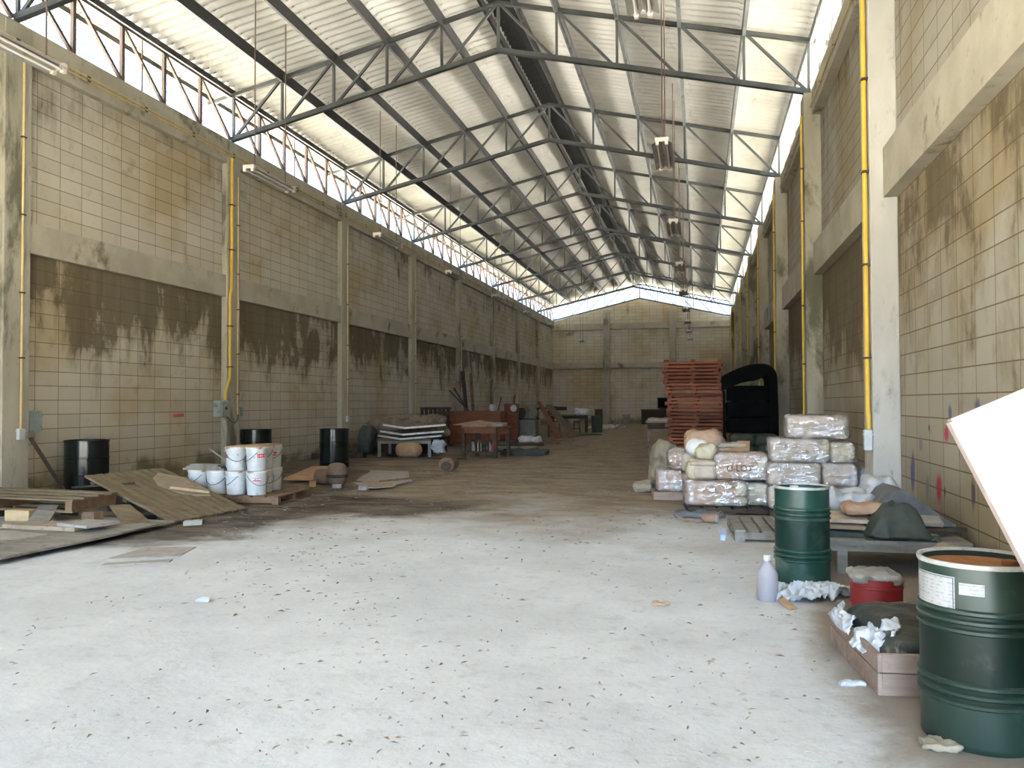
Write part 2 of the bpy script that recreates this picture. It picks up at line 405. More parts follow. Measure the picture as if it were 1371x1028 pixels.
# ------------------------------------------------------------------ roof
SL = 1.45 / HALF                     # rise per metre
ROOF_Z = 9.83 + .20                  # sheet level at the ridge line
def roof_z(x): return ROOF_Z - SL * abs(x - MIDX)
def roof_side(name, sg):
    mb = MB(); pitch = .245; per = 8; ya, yb = YF - 1.0, YB + 1.6
    ny = int((yb - ya) / pitch * per)
    edges = [.29] + [HALF * k / 5 for k in range(1, 6)] + [HALF + .68]
    for i in range(len(edges) - 1):
        d0 = edges[i] - (.10 if i else 0); d1 = edges[i + 1] + .06
        vs = []; fs = []
        for j in range(ny + 1):
            y = ya + j * pitch / per; w = .042 * cos(2 * pi * j / per)
            for d, lift in ((d0, .0), (d1, .028)):
                x = MIDX + sg * d
                vs.append((x, y, roof_z(x) + w + lift))
        for j in range(ny):
            fs.append((2 * j, 2 * j + 1, 2 * j + 3, 2 * j + 2) if sg < 0 else (2 * j, 2 * j + 2, 2 * j + 3, 2 * j + 1))
        mb.add(vs, fs)
    return struct(name, mb, M['roof'], smooth=80)
roof_side('ceiling_left', -1); roof_side('ceiling_right', 1)
# ridge capping
rc = MB()
rc.add([(MIDX - .55, YF - 1, roof_z(MIDX - .55) + .05), (MIDX, YF - 1, ROOF_Z + .10), (MIDX + .55, YF - 1, roof_z(MIDX + .55) + .05),
        (MIDX - .55, YB + 1.6, roof_z(MIDX - .55) + .05), (MIDX, YB + 1.6, ROOF_Z + .10), (MIDX + .55, YB + 1.6, roof_z(MIDX + .55) + .05)], [(0, 1, 4, 3), (1, 2, 5, 4)])
tag(rc.build('ridge_cap', mat('dark ridge capping', (.008, .008, .008), (.018, .017, .015), 3, .95, bump=.3, dirt=(.10, .095, .08), dscale=9, dlo=.62, dhi=.7)),
    'dark speckled ridge capping along the top of the roof', 'roof ridge')

# purlins, full length
def purlin(d, sg, label, w=.07, h=.23, m=None):
    m = m or ('purlin_shaded' if sg < 0 else 'purlin')
    x = MIDX + sg * d
    z = roof_z(x) - .035
    mb = MB().box(x - w / 2, x + w / 2, YF - .9, YB + 1.4, z - h, z)
    mb.box(x - w / 2 if sg > 0 else x + w / 2 - .012, x - w / 2 + .012 if sg > 0 else x + w / 2, YF - .9, YB + 1.4, z - h - .02, z - h)
    return tag(mb.build('roof_purlin', M[m]), label, 'purlin', 'purlins under the roof sheets')
for sg, side in ((-1, 'drum'), (1, 'bale')):
    purlin(.34, sg, f'long steel purlin right beside the dark ridge, {side} side', h=.16)
    for k in range(1, 5):
        purlin(HALF * k / 5, sg, f'long steel roof purlin, {ORD[k]} down from the ridge on the {side} side')
    purlin(HALF + .02, sg, f'long steel roof purlin over the {side}-side wall line', h=.10)
    purlin(HALF + .56, sg, f'outermost steel purlin under the {side}-side eave edge', h=.08)

# main trusses
def bar_part(name, a, b, w, h, m, p): return MB().bar(a, b, w, h, up=(0, 1, 0)).build(name, m, p)
def low(x): return EAVE + (8.78 - EAVE) * (1 - abs(x - MIDX) / HALF)
def top(x): return low(x) + 1.035
def truss(n):
    y = Y0 + BAY * n
    lab = 'grey steel roof truss against the end wall gable' if n == 8 else f'grey steel roof truss spanning the hall, {ORD[8 - n]} counted from the end wall'
    t = thing('roof_truss', lab, 'roof truss', (MIDX, y, EAVE), 0, 'roof trusses')
    m = M['steel']
    L = lambda x, z: (x - MIDX, 0, z - EAVE)
    for sg in (-1, 1):
        xe = MIDX + sg * HALF; xo = MIDX + sg * (HALF + .60)
        bar_part('bottom_chord', L(xe, low(xe) + .04), L(MIDX, low(MIDX) + .04), .10, .10, m, t)
        bar_part('top_chord', L(xo, top(xo)), L(MIDX, top(MIDX)), .08, .08, m, t)
        for i in range(0, 5):
            x = MIDX + sg * HALF * (5 - i) / 5; xn = MIDX + sg * HALF * (4 - i) / 5
            xv = x if i else x - sg * .04
            bar_part('vertical', L(xv, low(x)), L(xv, top(x)), .05, .05, m, t)
            bar_part('diagonal', L(x - sg * .06, low(x) + .06), L(xn + sg * .03, top(xn) - .02), .05, .05, m, t)
    bar_part('vertical', L(MIDX, low(MIDX)), L(MIDX, top(MIDX)), .06, .06, m, t)
    return t
for n in range(0, 9): truss(n)

# lattice girders in the open strip above the side walls
def girder(n, sg):
    y = Y0 + BAY * n; x = MIDX + sg * (HALF + .01); side = 'drum' if sg < 0 else 'bale'
    m = M['steel_brown'] if sg < 0 else M['steel_pale']
    t = thing('eave_girder', f'slim {"brown" if sg < 0 else "pale"} lattice girder in the open eave strip, {side} side, {ORD[7 - n]} from the end wall', 'girder', (x, y, EAVE), 0, f'lattice girders above the {side}-side wall')
    H = 1.0
    MB().bar((0, .06, H), (0, BAY - .06, H), .06, .06).build('top_chord', m, t)
    for k in range(1, 5): MB().bar((0, 1.2 * k, 0), (0, 1.2 * k, H), .07, .06, up=(1, 0, 0)).build('vertical', m, t)
    for k in range(0, 5): MB().bar((0, 1.2 * k + .06, H - .03), (0, 1.2 * (k + 1) - .06, .03), .055, .05, up=(1, 0, 0)).build('diagonal', m, t)
    MB().tube([(0, 2.95, 0), (0, 2.95, H)], .014, 6).build('rod', m, t)
for n in range(-1, 8):
    girder(n, -1); girder(n, 1)
for sg, side in ((-1, 'drum'), (1, 'bale')):
    x = MIDX + sg * (HALF + .07)
    f = thing('wire_fence', f'taut thin wires strung across the open eave strip on the {side} side', 'wire fence', (x, YF, EAVE))
    for k in range(5):
        MB().tube([(0, 0, .14 + .17 * k), (0, 20, .135 + .17 * k), (0, 40, .14 + .17 * k), (0, YB - YF, .14 + .17 * k)], .005, 5).build('wire', M['clip'], f)

# ------------------------------------------------------------------ hanging strip lights
M['tube_white'] = plain('unlit tube glass', (.80, .74, .68), .25)
M['reflector'] = mat('grey enamel reflector', (.34, .33, .31), (.42, .41, .39), 4, .4, .3, bump=0, dirt=(.2, .17, .13), dscale=6)
M['end_cap'] = plain('off white lamp holder', (.78, .70, .64), .5)
M['wire'] = plain('dark hanging wire', (.16, .11, .08), .6, .3)
def strip_light(x, y, label, group):
    L = 1.55; z = 5.72
    t = thing('strip_light', label, 'ceiling light', (x, y, z), 0, group)
    b = MB().box(-.05, .05, 0, L, .07, .12)
    for s in (-1, 1): b.slab([(s * .05, 0, .075), (s * .05, L, .075), (s * .17, L, .015), (s * .17, 0, .015)], .006)
    b.slab([(-.045, 0, .035), (0, 0, .07), (0, L, .07), (-.045, L, .035)], .005); b.slab([(0, 0, .07), (.045, 0, .035), (.045, L, .035), (0, L, .07)], .005)
    b.build('reflector', M['reflector'], t)
    for s in (-1, 1): MB().tube([(s * .075, .03, .025), (s * .075, L - .03, .025)], .019, 10).build('tube', M['tube_white'], t, smooth=60)
    for yy in (0, L):
        MB().box(-.11, .11, yy - .03, yy + .03, .045, .11).box(-.10, -.05, yy - .03, yy + .03, -.01, .05).box(.05, .10, yy - .03, yy + .03, -.01, .05).build('end_cap', M['end_cap'], t)
    zr = roof_z(x) - z - .08
    for yy in (.2, L - .2): MB().tube([(0, yy, .11), (0, yy, zr)], .011, 6).build('hanging_wire', M['wire'], t)
for k in range(9):
    q = ORD[8 - k]
    strip_light(-7.95, 7.35 + 6.13 * k, f'twin-tube strip light hung on the drum side, {q} from the end wall', 'strip lights hung along the drum side')
    strip_light(-.56, 7.5 + 6.15 * k, f'twin-tube strip light hung on the bale side, {q} from the end wall', 'strip lights hung along the bale side')

# ------------------------------------------------------------------ conduits and boxes
def conduit(name_label, pts, r, m, clips, group=None):
    t = thing('conduit', name_label, 'pipe', pts[0], 0, group)
    o = Vector(pts[0]); q = [Vector(p) - o for p in pts]
    MB().tube(q, r, 8).build('pipe', M[m], t, smooth=60)
    for c in clips:
        c = Vector(c) - o
        MB().box(c.x - r * 1.05, c.x + r * 1.3, c.y - r * 2.2, c.y + r * 2.2, c.z - .012, c.z + .012).build('clip', M['clip'], t)
    return t
def switch_box(loc, sx, sy, sz, label, m='box_pale', group=None):
    t = thing('switch_box', label, 'electrical box', loc, 0, group)
    MB().box(-sx / 2, sx / 2, -sy / 2, sy / 2, 0, sz).build('box_body', M[m], t, bevel=.008)
    MB().box(-sx / 2 - .008, sx / 2 + .008, -sy / 2 - .008, sy / 2 + .008, sz * .72, sz * .8).build('box_rim', M[m], t)
    return t
for n in range(0, 8):
    yc = Y0 + BAY * n + .05; k = ORD[7 - n]
    x = -10.10
    if n != 1:
        conduit(f'thin yellow conduit down a drum-side column, {k} from the end wall', [(x, yc + .06, 6.75), (x, yc + .06, 1.12)], .019, 'conduit_dull',
                [(x, yc + .06, z) for z in (5.6, 4.4, 3.2, 2.2)], 'thin conduits on the drum-side columns')
        switch_box((x, yc + .06, .95), .06, .12, .17, f'small pale socket box low on a drum-side column, {k} from the end wall', 'box_pale', 'socket boxes on the drum-side columns')
    x = 1.935
    if n == 0:
        conduit('bright yellow conduit down the bluish column with the pale switch box', [(x, yc - .18, EAVE + .3), (x, yc - .18, 1.45), (x, yc - .22, 1.3), (x, yc - .22, 1.165)], .03, 'conduit',
                [(x, yc - .18, z) for z in (6.4, 5.3, 4.2, 3.1, 2.0)])
        switch_box((x - .01, yc - .22, .92), .09, .10, .24, 'pale blue-grey switch box low on the brightly lit bale-side column')
    else:
        conduit(f'yellow conduit down a bale-side column, {k} from the end wall', [(x, yc - .2, 6.9), (x, yc - .2, 4.2), (x, yc - .16, 4.0), (x, yc - .16, 1.2)], .024, 'conduit',
                [(x, yc - .18, z) for z in (5.9, 4.9, 3.3, 2.2)], 'conduits on the bale-side columns')
        switch_box((x, yc - .16, 1.0), .08, .12, .2, f'small grey box low on a bale-side column, {k} from the end wall', 'box_pale', 'boxes on the bale-side columns')
# the column with the breaker box
yc = Y0 + BAY + .05; x = -10.09
conduit('thick bright yellow conduit bending down into the grey breaker box', [(x, yc - .16, 6.95), (x, yc - .16, 4.05), (x, yc - .22, 3.85), (x, yc - .22, 2.05), (x, yc - .38, 1.75), (x, yc - .38, 1.58)], .034, 'conduit',
        [(x, yc - .16, z) for z in (5.9, 4.9)] + [(x, yc - .22, z) for z in (3.2, 2.3)])
conduit('thin yellow conduit beside the thick one above the breaker box', [(x - .01, yc + .12, 6.6), (x - .01, yc + .12, 1.25)], .018, 'conduit_dull', [(x - .01, yc + .12, z) for z in (5.5, 4.4, 3.6, 2.6, 1.7)])
bx = thing('breaker_box', 'grey-green breaker box on the column behind the white pails', 'electrical box', (-10.175, yc - .42, 1.2))
MB().box(-.10, .09, -.15, .15, 0, .36).build('box_body', M['box_grey'], bx, bevel=.01)
MB().box(.09, .115, -.13, .13, .02, .34).build('door', M['box_grey'], bx, bevel=.008)
MB().box(.115, .15, -.02, .02, .16, .22).build('handle', M['clip'], bx)
conduit('loose dark cable looping below the breaker box', [(-10.1, yc - .3, 1.22), (-10.08, yc - .2, 1.1), (-10.08, yc - .02, 1.06), (-10.09, yc + .1, 1.12), (-10.09, yc + .13, 1.24)], .012, 'clip', [])
switch_box((-10.2, yc + .34, 1.2), .14, .12, .22, 'flat grey box on the block wall beyond the breaker column', 'box_grey')
switch_box((-10.2, 10.98, 1.05), .12, .22, .34, 'flat grey box on the block wall by the leaning black pole', 'box_grey')
for k, z in enumerate((7.0, 7.07)):
    conduit(f'{"lower" if not k else "upper"} yellow-brown conduit running along the drum-side top beam', [(-10.125, YF + .2, z), (-10.125, 20, z), (-10.125, 40, z), (-10.125, YB - .3, z)], .017, 'conduit_dull',
            [(-10.125, Y0 + 1.5 * q, z) for q in range(-2, 24)])
conduit('brown conduit running along the bale-side top beam', [(2.095, YF + .2, 7.05), (2.095, 20, 7.05), (2.095, YB - .3, 7.05)], .016, 'conduit_dull', [(2.095, Y0 + 1.5 * q, 7.05) for q in range(-2, 24)])
# ------------------------------------------------------------------ materials of the things
M['drum_black'] = mat('black drum paint', (.006, .008, .007), (.012, .016, .014), 3, .17, 0, bump=.04, bscale=5, dirt=(.02, .02, .018), dscale=5, dlo=.66, dhi=.85, spec=.5)
M['drum_green'] = mat('dusty green drum paint', (.008, .04, .029), (.013, .055, .040), 2.5, .33, 0, bump=.05, bscale=9, dirt=(.16, .19, .17), dscale=4, dlo=.50, dhi=.85)
M['drum_green2'] = mat('scuffed green drum paint', (.010, .024, .016), (.016, .034, .023), 2.5, .36, 0, bump=.05, bscale=7, dirt=(.16, .15, .12), dscale=5, dlo=.6, dhi=.85)
M['rust'] = mat('rusty lid', (.20, .075, .025), (.34, .15, .05), 6, .85, .1, bump=.3, dirt=(.10, .05, .03), dscale=9)
M['dusty_lid'] = mat('dusty grey lid', (.50, .50, .50), (.62, .62, .62), 8, .8, bump=.1)
M['rim_pale'] = mat('worn pale rim', (.34, .33, .31), (.48, .47, .44), 14, .5, .2, bump=.05, dirt=(.3, .2, .12), dscale=20)
def pail_mat():
    t = NT('grubby white pail plastic'); v = t.vec('Object'); oi = t.n.new('ShaderNodeObjectInfo')
    add = t.n.new('ShaderNodeVectorMath'); add.operation = 'ADD'; t.link(v, add.inputs[0])
    sc = t.math('MULTIPLY', oi.outputs['Random'], 40); t.link(t.comb(sc, sc, sc), add.inputs[1]); v = add.outputs[0]
    c = t.mix(t.ramp(t.noise(v, 7, 5), .35, .65), (.47, .475, .475), (.55, .555, .55))
    c = t.mix(t.ramp(t.noise(v, 11, 8, .7, .8), .60, .68, 0, .8), c, (.20, .18, .15))
    t.col(c); t.set(Roughness=.4); return t.m
M['pail'] = pail_mat()
M['pail_lid'] = mat('dirty pail lid', (.55, .50, .43), (.68, .64, .58), 9, .5, bump=.05, dirt=(.30, .18, .11), dscale=8, dlo=.5, dhi=.62)
M['wire_dark'] = plain('dark bail wire', (.05, .05, .05), .4, .7)
def red_label():
    t = NT('red label with pale lettering'); v = t.vec('Object', (70, 70, 1)); z = t.xyz()
    n = t.noise(v, 1.0, 2); uv = t.n.new('ShaderNodeTexCoord'); sp = t.n.new('ShaderNodeSeparateXYZ'); t.link(uv.outputs['Generated'], sp.inputs[0])
    band = t.math('MULTIPLY', t.math('GREATER_THAN', sp.outputs[2], .28), t.math('LESS_THAN', sp.outputs[2], .72))
    t.col(t.mix(t.math('MULTIPLY', band, t.ramp(n, .45, .55)), (.55, .02, .03), (.80, .62, .60))); t.set(Roughness=.5); return t.m
M['red_label'] = red_label()
def paper_label():
    t = NT('white paper label with fine print'); uv = t.n.new('ShaderNodeTexCoord'); sp = t.n.new('ShaderNodeSeparateXYZ'); t.link(uv.outputs['Object'], sp.inputs[0])
    z = sp.outputs[2]; ln = t.math('GREATER_THAN', t.math('FRACT', t.math('MULTIPLY', z, 62)), .55)
    w = t.ramp(t.noise(t.vec('Object', (60, 60, 62)), 1.0, 2), .46, .54)
    sm = t.ramp(t.noise(t.vec('Object'), 14, 5), .55, .7, 0, .4)
    t.col(t.mix(sm, t.mix(t.math('MULTIPLY', t.math('MULTIPLY', ln, w), .45), (.34, .33, .31), (.14, .14, .16)), (.52, .46, .36))); t.set(Roughness=.7); return t.m
M['paper'] = paper_label()
M['ink'] = plain('dark print', (.03, .04, .06), .7)
def wood(name, c1, c2, dirt, rough=.85, vary=.0, along='X', dlo=.5, dhi=.7):
    t = NT(name); sc = {'X': (1.2, 14, 14), 'Y': (14, 1.2, 14), 'Z': (14, 14, 1.2)}[along]
    oi = t.n.new('ShaderNodeObjectInfo'); v = t.vec('Object', sc); add = t.n.new('ShaderNodeVectorMath'); add.operation = 'ADD'; t.link(v, add.inputs[0])
    r = t.math('MULTIPLY', oi.outputs['Random'], 60); t.link(t.comb(r, r, r), add.inputs[1]); v = add.outputs[0]
    c = t.mix(t.ramp(t.noise(v, 1.0, 6, .6, .6), .3, .7), c1, c2)
    c = t.mix(t.ramp(t.noise(t.vec('Object'), 5, 7, .7), dlo, dhi, 0, .8), c, dirt)
    if vary:
        c = t.mix(1.0, c, t.mix(oi.outputs['Random'], (1 - vary, 1 - vary, 1 - vary), (1, 1, 1)), 'MULTIPLY')
    t.col(c); t.set(Roughness=rough, Specular_IOR_Level=.3); t.bump(t.noise(v, 1.5, 5), .3, .004); return t.m
M['wood_grey'] = wood('weathered grey wood', (.19, .175, .15), (.27, .25, .22), (.11, .09, .07))
M['wood_dusty'] = wood('dusty brown planks', (.135, .10, .058), (.20, .15, .09), (.11, .075, .045))
M['wood_brown'] = wood('old brown wood', (.14, .085, .05), (.21, .13, .08), (.07, .05, .035))
M['wood_dark'] = wood('dark damp wood', (.045, .033, .025), (.075, .055, .04), (.03, .025, .02))
M['wood_red'] = wood('reddish pallet wood', (.23, .075, .042), (.33, .12, .065), (.17, .07, .045), vary=.55, dlo=.55, dhi=.75)
M['wood_redtop'] = wood('red brown counter wood', (.19, .075, .042), (.26, .105, .06), (.10, .055, .035))
M['wood_pale'] = wood('pale raw wood block', (.40, .29, .16), (.48, .36, .21), (.38, .27, .16))
M['wood_crate'] = wood('pinkish brown crate boards', (.24, .17, .135), (.33, .24, .19), (.14, .095, .07))
M['card'] = mat('dusty cardboard', (.25, .19, .13), (.34, .27, .19), 4, .9, bump=.1, dirt=(.20, .14, .09), dscale=5)
M['card_grey'] = mat('grey trodden cardboard', (.27, .24, .215), (.36, .325, .29), 4, .92, bump=.15, dirt=(.20, .17, .14), dscale=5)
M['card_orange'] = mat('orange brown board', (.32, .19, .10), (.42, .26, .14), 4, .9, bump=.1, dirt=(.22, .14, .08), dscale=5)
M['kraft'] = mat('brown kraft paper', (.34, .215, .14), (.45, .30, .20), 5, .75, bump=.4, bscale=9, bdist=.02, dirt=(.48, .41, .33), dscale=3)
M['kraft_pale'] = mat('pale kraft and dust', (.38, .30, .23), (.49, .41, .33), 5, .8, bump=.4, bscale=9, bdist=.02)
M['sack'] = mat('cream woven sack', (.45, .39, .27), (.57, .51, .37), 6, .85, bump=.4, bscale=14, bdist=.015, dirt=(.40, .33, .22), dscale=4)
M['sack_white'] = mat('white woven sack', (.66, .65, .62), (.78, .77, .74), 6, .8, bump=.4, bscale=14, bdist=.015, dirt=(.45, .43, .39), dscale=5)
M['burlap'] = mat('old burlap', (.24, .20, .14), (.33, .28, .20), 6, .95, bump=.5, bscale=12, bdist=.02, dirt=(.15, .12, .08), dscale=4)
M['sack_dark'] = mat('dull green grey sack', (.035, .042, .03), (.06, .068, .05), 5, .9, bump=.4, bscale=10, bdist=.02)
M['cloth_grey'] = mat('dusty grey cloth', (.10, .10, .105), (.16, .16, .165), 6, .95, bump=.3, bscale=60, bdist=.004)
M['tarp_green'] = mat('dark green tarpaulin', (.028, .036, .03), (.05, .06, .05), 5, .7, bump=.3, bscale=12, bdist=.01)
M['tarp_brown'] = mat('brown canvas', (.17, .13, .09), (.25, .20, .14), 5, .95, bump=.4, bscale=10, bdist=.02, dirt=(.10, .075, .05))
M['black_sheet'] = mat('black rubber sheet', (.003, .003, .003), (.006, .006, .006), 4, .95, bump=.1, spec=.08)
M['black_bag'] = mat('black plastic bag', (.012, .017, .018), (.02, .028, .028), 4, .3, bump=.5, bscale=9, bdist=.02, dirt=(.30, .27, .20), dscale=2.2, dlo=.56, dhi=.62)
M['plastic_white'] = mat('thin white plastic', (.36, .37, .39), (.47, .48, .50), 6, .35, bump=.5, bscale=14, bdist=.012, dirt=(.5, .48, .46), dscale=6)
M['plastic_blue'] = mat('blue tinted plastic film', (.28, .38, .56), (.50, .60, .76), 5, .25, bump=.5, bscale=12, bdist=.015)
M['red_paint'] = mat('red bucket paint', (.20, .010, .012), (.27, .015, .016), 4, .45, bump=.1, dirt=(.10, .02, .02), dscale=5, dlo=.55, dhi=.65)
M['plastic_grey'] = mat('grey plastic liner', (.20, .19, .17), (.30, .29, .26), 6, .35, bump=.5, bscale=10, bdist=.02)
M['board_white'] = mat('whitish painted board', (.27, .235, .245), (.31, .275, .285), 3, .7, bump=.05, dirt=(.22, .18, .185), dscale=3, dlo=.5, dhi=.7)
M['board_edge'] = wood('stained board edge', (.36, .29, .27), (.46, .38, .36), (.30, .22, .22), along='Z')
M['brick_white'] = mat('pale mortar covered brick', (.17, .155, .135), (.27, .25, .22), 12, .9, bump=.4)
M['clay'] = mat('brown clay', (.13, .085, .06), (.19, .125, .09), 5, .8, bump=.2, dirt=(.06, .045, .035), dscale=4)
M['white_trim'] = mat('white painted moulding', (.62, .61, .59), (.74, .73, .71), 5, .5, bump=0, dirt=(.40, .36, .32), dscale=9)
M['grey_leg'] = mat('grey painted leg', (.19, .195, .175), (.26, .265, .24), 5, .7, bump=.05)
M['desk_grey'] = mat('grey desk panel', (.17, .165, .135), (.22, .21, .175), 3, .75, bump=.05, dirt=(.10, .09, .07))
M['dark'] = plain('dark plastic', (.012, .012, .012), .5)
M['bin'] = mat('dark olive bin', (.035, .04, .03), (.055, .06, .045), 4, .7, bump=.1)
M['enamel'] = plain('white enamel', (.46, .47, .47), .35)
M['hose'] = mat('rusty strap', (.20, .12, .085), (.28, .17, .12), 6, .8, bump=.2)
M['marker'] = plain('brown marker ink', (.13, .065, .045), .8)
M['red_ink'] = plain('red paint scrawl', (.42, .05, .05), .8)
M['blue_paint'] = mat('dark blue paint blot', (.06, .07, .13), (.16, .16, .22), 9, .8, bump=0)
M['red_blot'] = mat('red paint blot', (.40, .03, .07), (.52, .10, .14), 9, .8, bump=0)
M['dark_blot'] = plain('dark hole', (.03, .03, .05), .8)
def film_mat():
    t = NT('clear wrinkled film'); t.n.remove(t.b)
    out = t.n['Material Output']; tr = t.n.new('ShaderNodeBsdfTransparent'); gl = t.n.new('ShaderNodeBsdfGlossy'); df = t.n.new('ShaderNodeBsdfDiffuse')
    gl.inputs['Roughness'].default_value = .09; gl.inputs['Color'].default_value = (.95, .95, 1, 1); df.inputs['Color'].default_value = (.75, .75, .82, 1)
    v = t.vec('Object', (1.3, 3, 5.5)); n1 = t.noise(v, 1.9, 4, .55, 1.6)
    bp = t.n.new('ShaderNodeBump'); bp.inputs['Strength'].default_value = .9; bp.inputs['Distance'].default_value = .05; t.link(n1, bp.inputs['Height'])
    t.link(bp.outputs[0], gl.inputs['Normal'])
    m1 = t.n.new('ShaderNodeMixShader'); t.link(t.ramp(n1, .46, .62, .10, .46), m1.inputs[0]); t.link(tr.outputs[0], m1.inputs[1]); t.link(gl.outputs[0], m1.inputs[2])
    m2 = t.n.new('ShaderNodeMixShader'); t.link(t.ramp(t.noise(v, 1.3, 5, .6), .45, .7, .03, .28), m2.inputs[0]); t.link(m1.outputs[0], m2.inputs[1]); t.link(df.outputs[0], m2.inputs[2])
    t.link(m2.outputs[0], out.inputs[0]); return t.m
M['film'] = film_mat()
def bottle_mat():
    t = NT('milky bottle plastic'); t.set(Base_Color=(.60, .56, .60, 1), Roughness=.3, Transmission_Weight=.55, IOR=1.3); return t.m
M['bottle'] = bottle_mat()
M['liquid'] = mat('pinkish white liquid stain', (.42, .36, .42), (.52, .46, .52), 8, .5, bump=0)

# ------------------------------------------------------------------ makers
def place(x0, x1, y0, y1, Y):
    p = ony((x0 + x1) / 2, y1, Y); d = (p - Vector((0, 0, EYE))).dot(CF)
    return p, (x1 - x0) * d / F_PX, (y1 - y0) * d / F_PX
def patch(r, a0, a1, z0, z1, t=.0015, n=10):
    mb = MB(); vs = []
    for rr in (r, r + t):
        for z in (z0, z1): vs += [(rr * cos(a0 + (a1 - a0) * k / n), rr * sin(a0 + (a1 - a0) * k / n), z) for k in range(n + 1)]
    q = n + 1; fs = []
    for k in range(n):
        fs += [(2 * q + k, 2 * q + k + 1, 3 * q + k + 1, 3 * q + k), (k + 1, k, q + k, q + k + 1), (q + k, q + k + 1, 3 * q + k + 1, 3 * q + k)[::-1], (k, k + 1, 2 * q + k + 1, 2 * q + k)]
    fs += [(0, 2 * q, 3 * q, q), (n, q + n, 3 * q + n, 2 * q + n)]
    return mb.add(vs, fs)
def drum(label, loc, r, h, m, ribs, lid, rim, group=None, rz=0):
    t = thing('oil_drum', label, 'drum', loc, rz, group)
    pr = [(r * .97, 0), (r, .012), (r, .03)]
    for z in ribs:
        z *= h; pr += [(r, z - .014), (r + .011, z - .006), (r + .011, z + .006), (r, z + .014)]
    pr += [(r, h - .03), (r, h - .012), (r - .012, h - .012), (r - .012, h - .05)]
    MB().lathe(pr, 64).build('drum_body', m, t, smooth=40)
    MB().lathe([(r - .012, h - .02), (r + .006, h - .02), (r + .009, h - .008), (r + .006, h), (r - .006, h), (r - .012, h - .012)], 64, cap=False).build('top_rim', rim, t, smooth=60)
    MB().lathe([(r - .0115, h - .048), (r - .0115, h - .036)], 48).build('lid', lid, t, smooth=30)
    MB().lathe([(.035, h - .036), (.035, h - .014), (.028, h - .012)], 16, c=(r * .55, 0, 0)).build('bung', lid, t, smooth=40)
    return t
def pallet(name, label, loc, rz, w, d, h, nb, m, group=None, bottom=True, cat='pallet', thick=.022, gap=.5):
    """boards run along y over three stringers that run along x"""
    t = thing(name, label, cat, loc, rz, group)
    bw = w / (nb + (nb - 1) * gap * .5)
    for k in range(nb):
        x = -w / 2 + bw / 2 + k * (w - bw) / (nb - 1)
        MB().box(x - bw / 2, x + bw / 2, -d / 2 + rnd.uniform(-.01, .01), d / 2 + rnd.uniform(-.01, .01), h - thick, h).build('board', m, t, bevel=.003)
    for k in range(3):
        y = -d / 2 + .04 + k * (d - .08) / 2
        MB().box(-w / 2, w / 2, y - .035, y + .035, thick if bottom else 0, h - thick).build('stringer', m, t)
    if bottom:
        for k in range(3):
            x = -w / 2 + .05 + k * (w - .1) / 2
            MB().box(x - .05, x + .05, -d / 2, d / 2, 0, thick).build('bottom_board', m, t)
    return t
def lump(name, label, cat, loc, size, m, r=.08, amp=.03, freq=5, seed=0, rz=0, n=12, group=None, m4=None, **k):
    o = MB().soft(*size, r, n, amp, freq, seed, m=m4, **k).build(name, m, smooth=True, loc=loc, rz=rz)
    return tag(o, label, cat, group)
def bale(label, loc, size, m, rz=0, seed=0, group=None, film=True, tilt=0, end=None, name='wrapped_bale', r=.07):
    t = thing(name, label, 'bale', loc, rz, group); mt = Matrix.Rotation(tilt, 4, 'Y')
    MB().soft(*size, r, 12, .014, 5, seed, m=mt).build('paper_body', M[m], t, smooth=True)
    if end:                                              # cream band showing at one end
        sx, sy, sz = size
        MB().soft(sx * .22, sy * 1.02, sz * .98, r, 8, .012, 6, seed + 3, m=mt @ Matrix.Translation((end * sx * .40, 0, .004))).build('end_band', M['sack'], t, smooth=True)
    if film:
        sx, sy, sz = size
        MB().soft(sx + .03, sy + .03, sz + .012, r * .8, 20, .024, 13, seed + 11, m=mt).build('plastic_film', M['film'], t, smooth=True)
    return t
def flat(name, label, cat, poly, t, m, z=None, group=None):
    """thin board or card given by its corners; z: height of the upper face"""
    P = [Vector(p) if len(p) == 3 else Vector((p[0], p[1], z)) for p in poly]
    c = sum(P, Vector()) / len(P); c.z = min(p.z for p in P) - t
    a = Vector((0, 0, 0))
    for i in range(len(P)): a += P[i].cross(P[(i + 1) % len(P)])
    if a.z < 0: P = P[::-1]
    o = MB().slab([p - c for p in P], t).build(name, m, loc=c)
    return tag(o, label, cat, group)
def ragged(poly, j=.03, k=4, seed=0):
    r = random.Random(seed); out = []
    for i, a in enumerate(poly):
        a = Vector(a).to_2d(); b = Vector(poly[(i + 1) % len(poly)]).to_2d(); n = (b - a).orthogonal().normalized()
        for s in range(k): out.append(tuple(a.lerp(b, s / k) + n * (r.uniform(-j, j) if s else 0)))
    return out
# ------------------------------------------------------------------ along the drum wall, near end
drum('black oil drum behind the leaning black pole, by the first block panel', (-9.90, 11.78, 0), .338, .90, M['drum_black'], (.36, .68), M['drum_black'], M['drum_black'], rz=1)
drum('black oil drum half hidden behind the stacked white pails', (-9.93, 17.2, 0), .338, .90, M['drum_black'], (.36, .68), M['drum_black'], M['drum_black'], rz=2)
drum('black oil drum standing alone beyond the brown clay jar', (-8.30, 17.85, 0), .338, .90, M['drum_black'], (.14, .54, .60, .66), M['drum_black'], M['drum_black'], rz=3)
tag(MB().bar((0, 0, 0.01), (-.29, -.46, .97), .055, .05).build('leaning_pole', M['wood_dark'], loc=(-9.80, 11.26, 0)), 'thin black pole leaning against the column next to a black drum', 'pole')

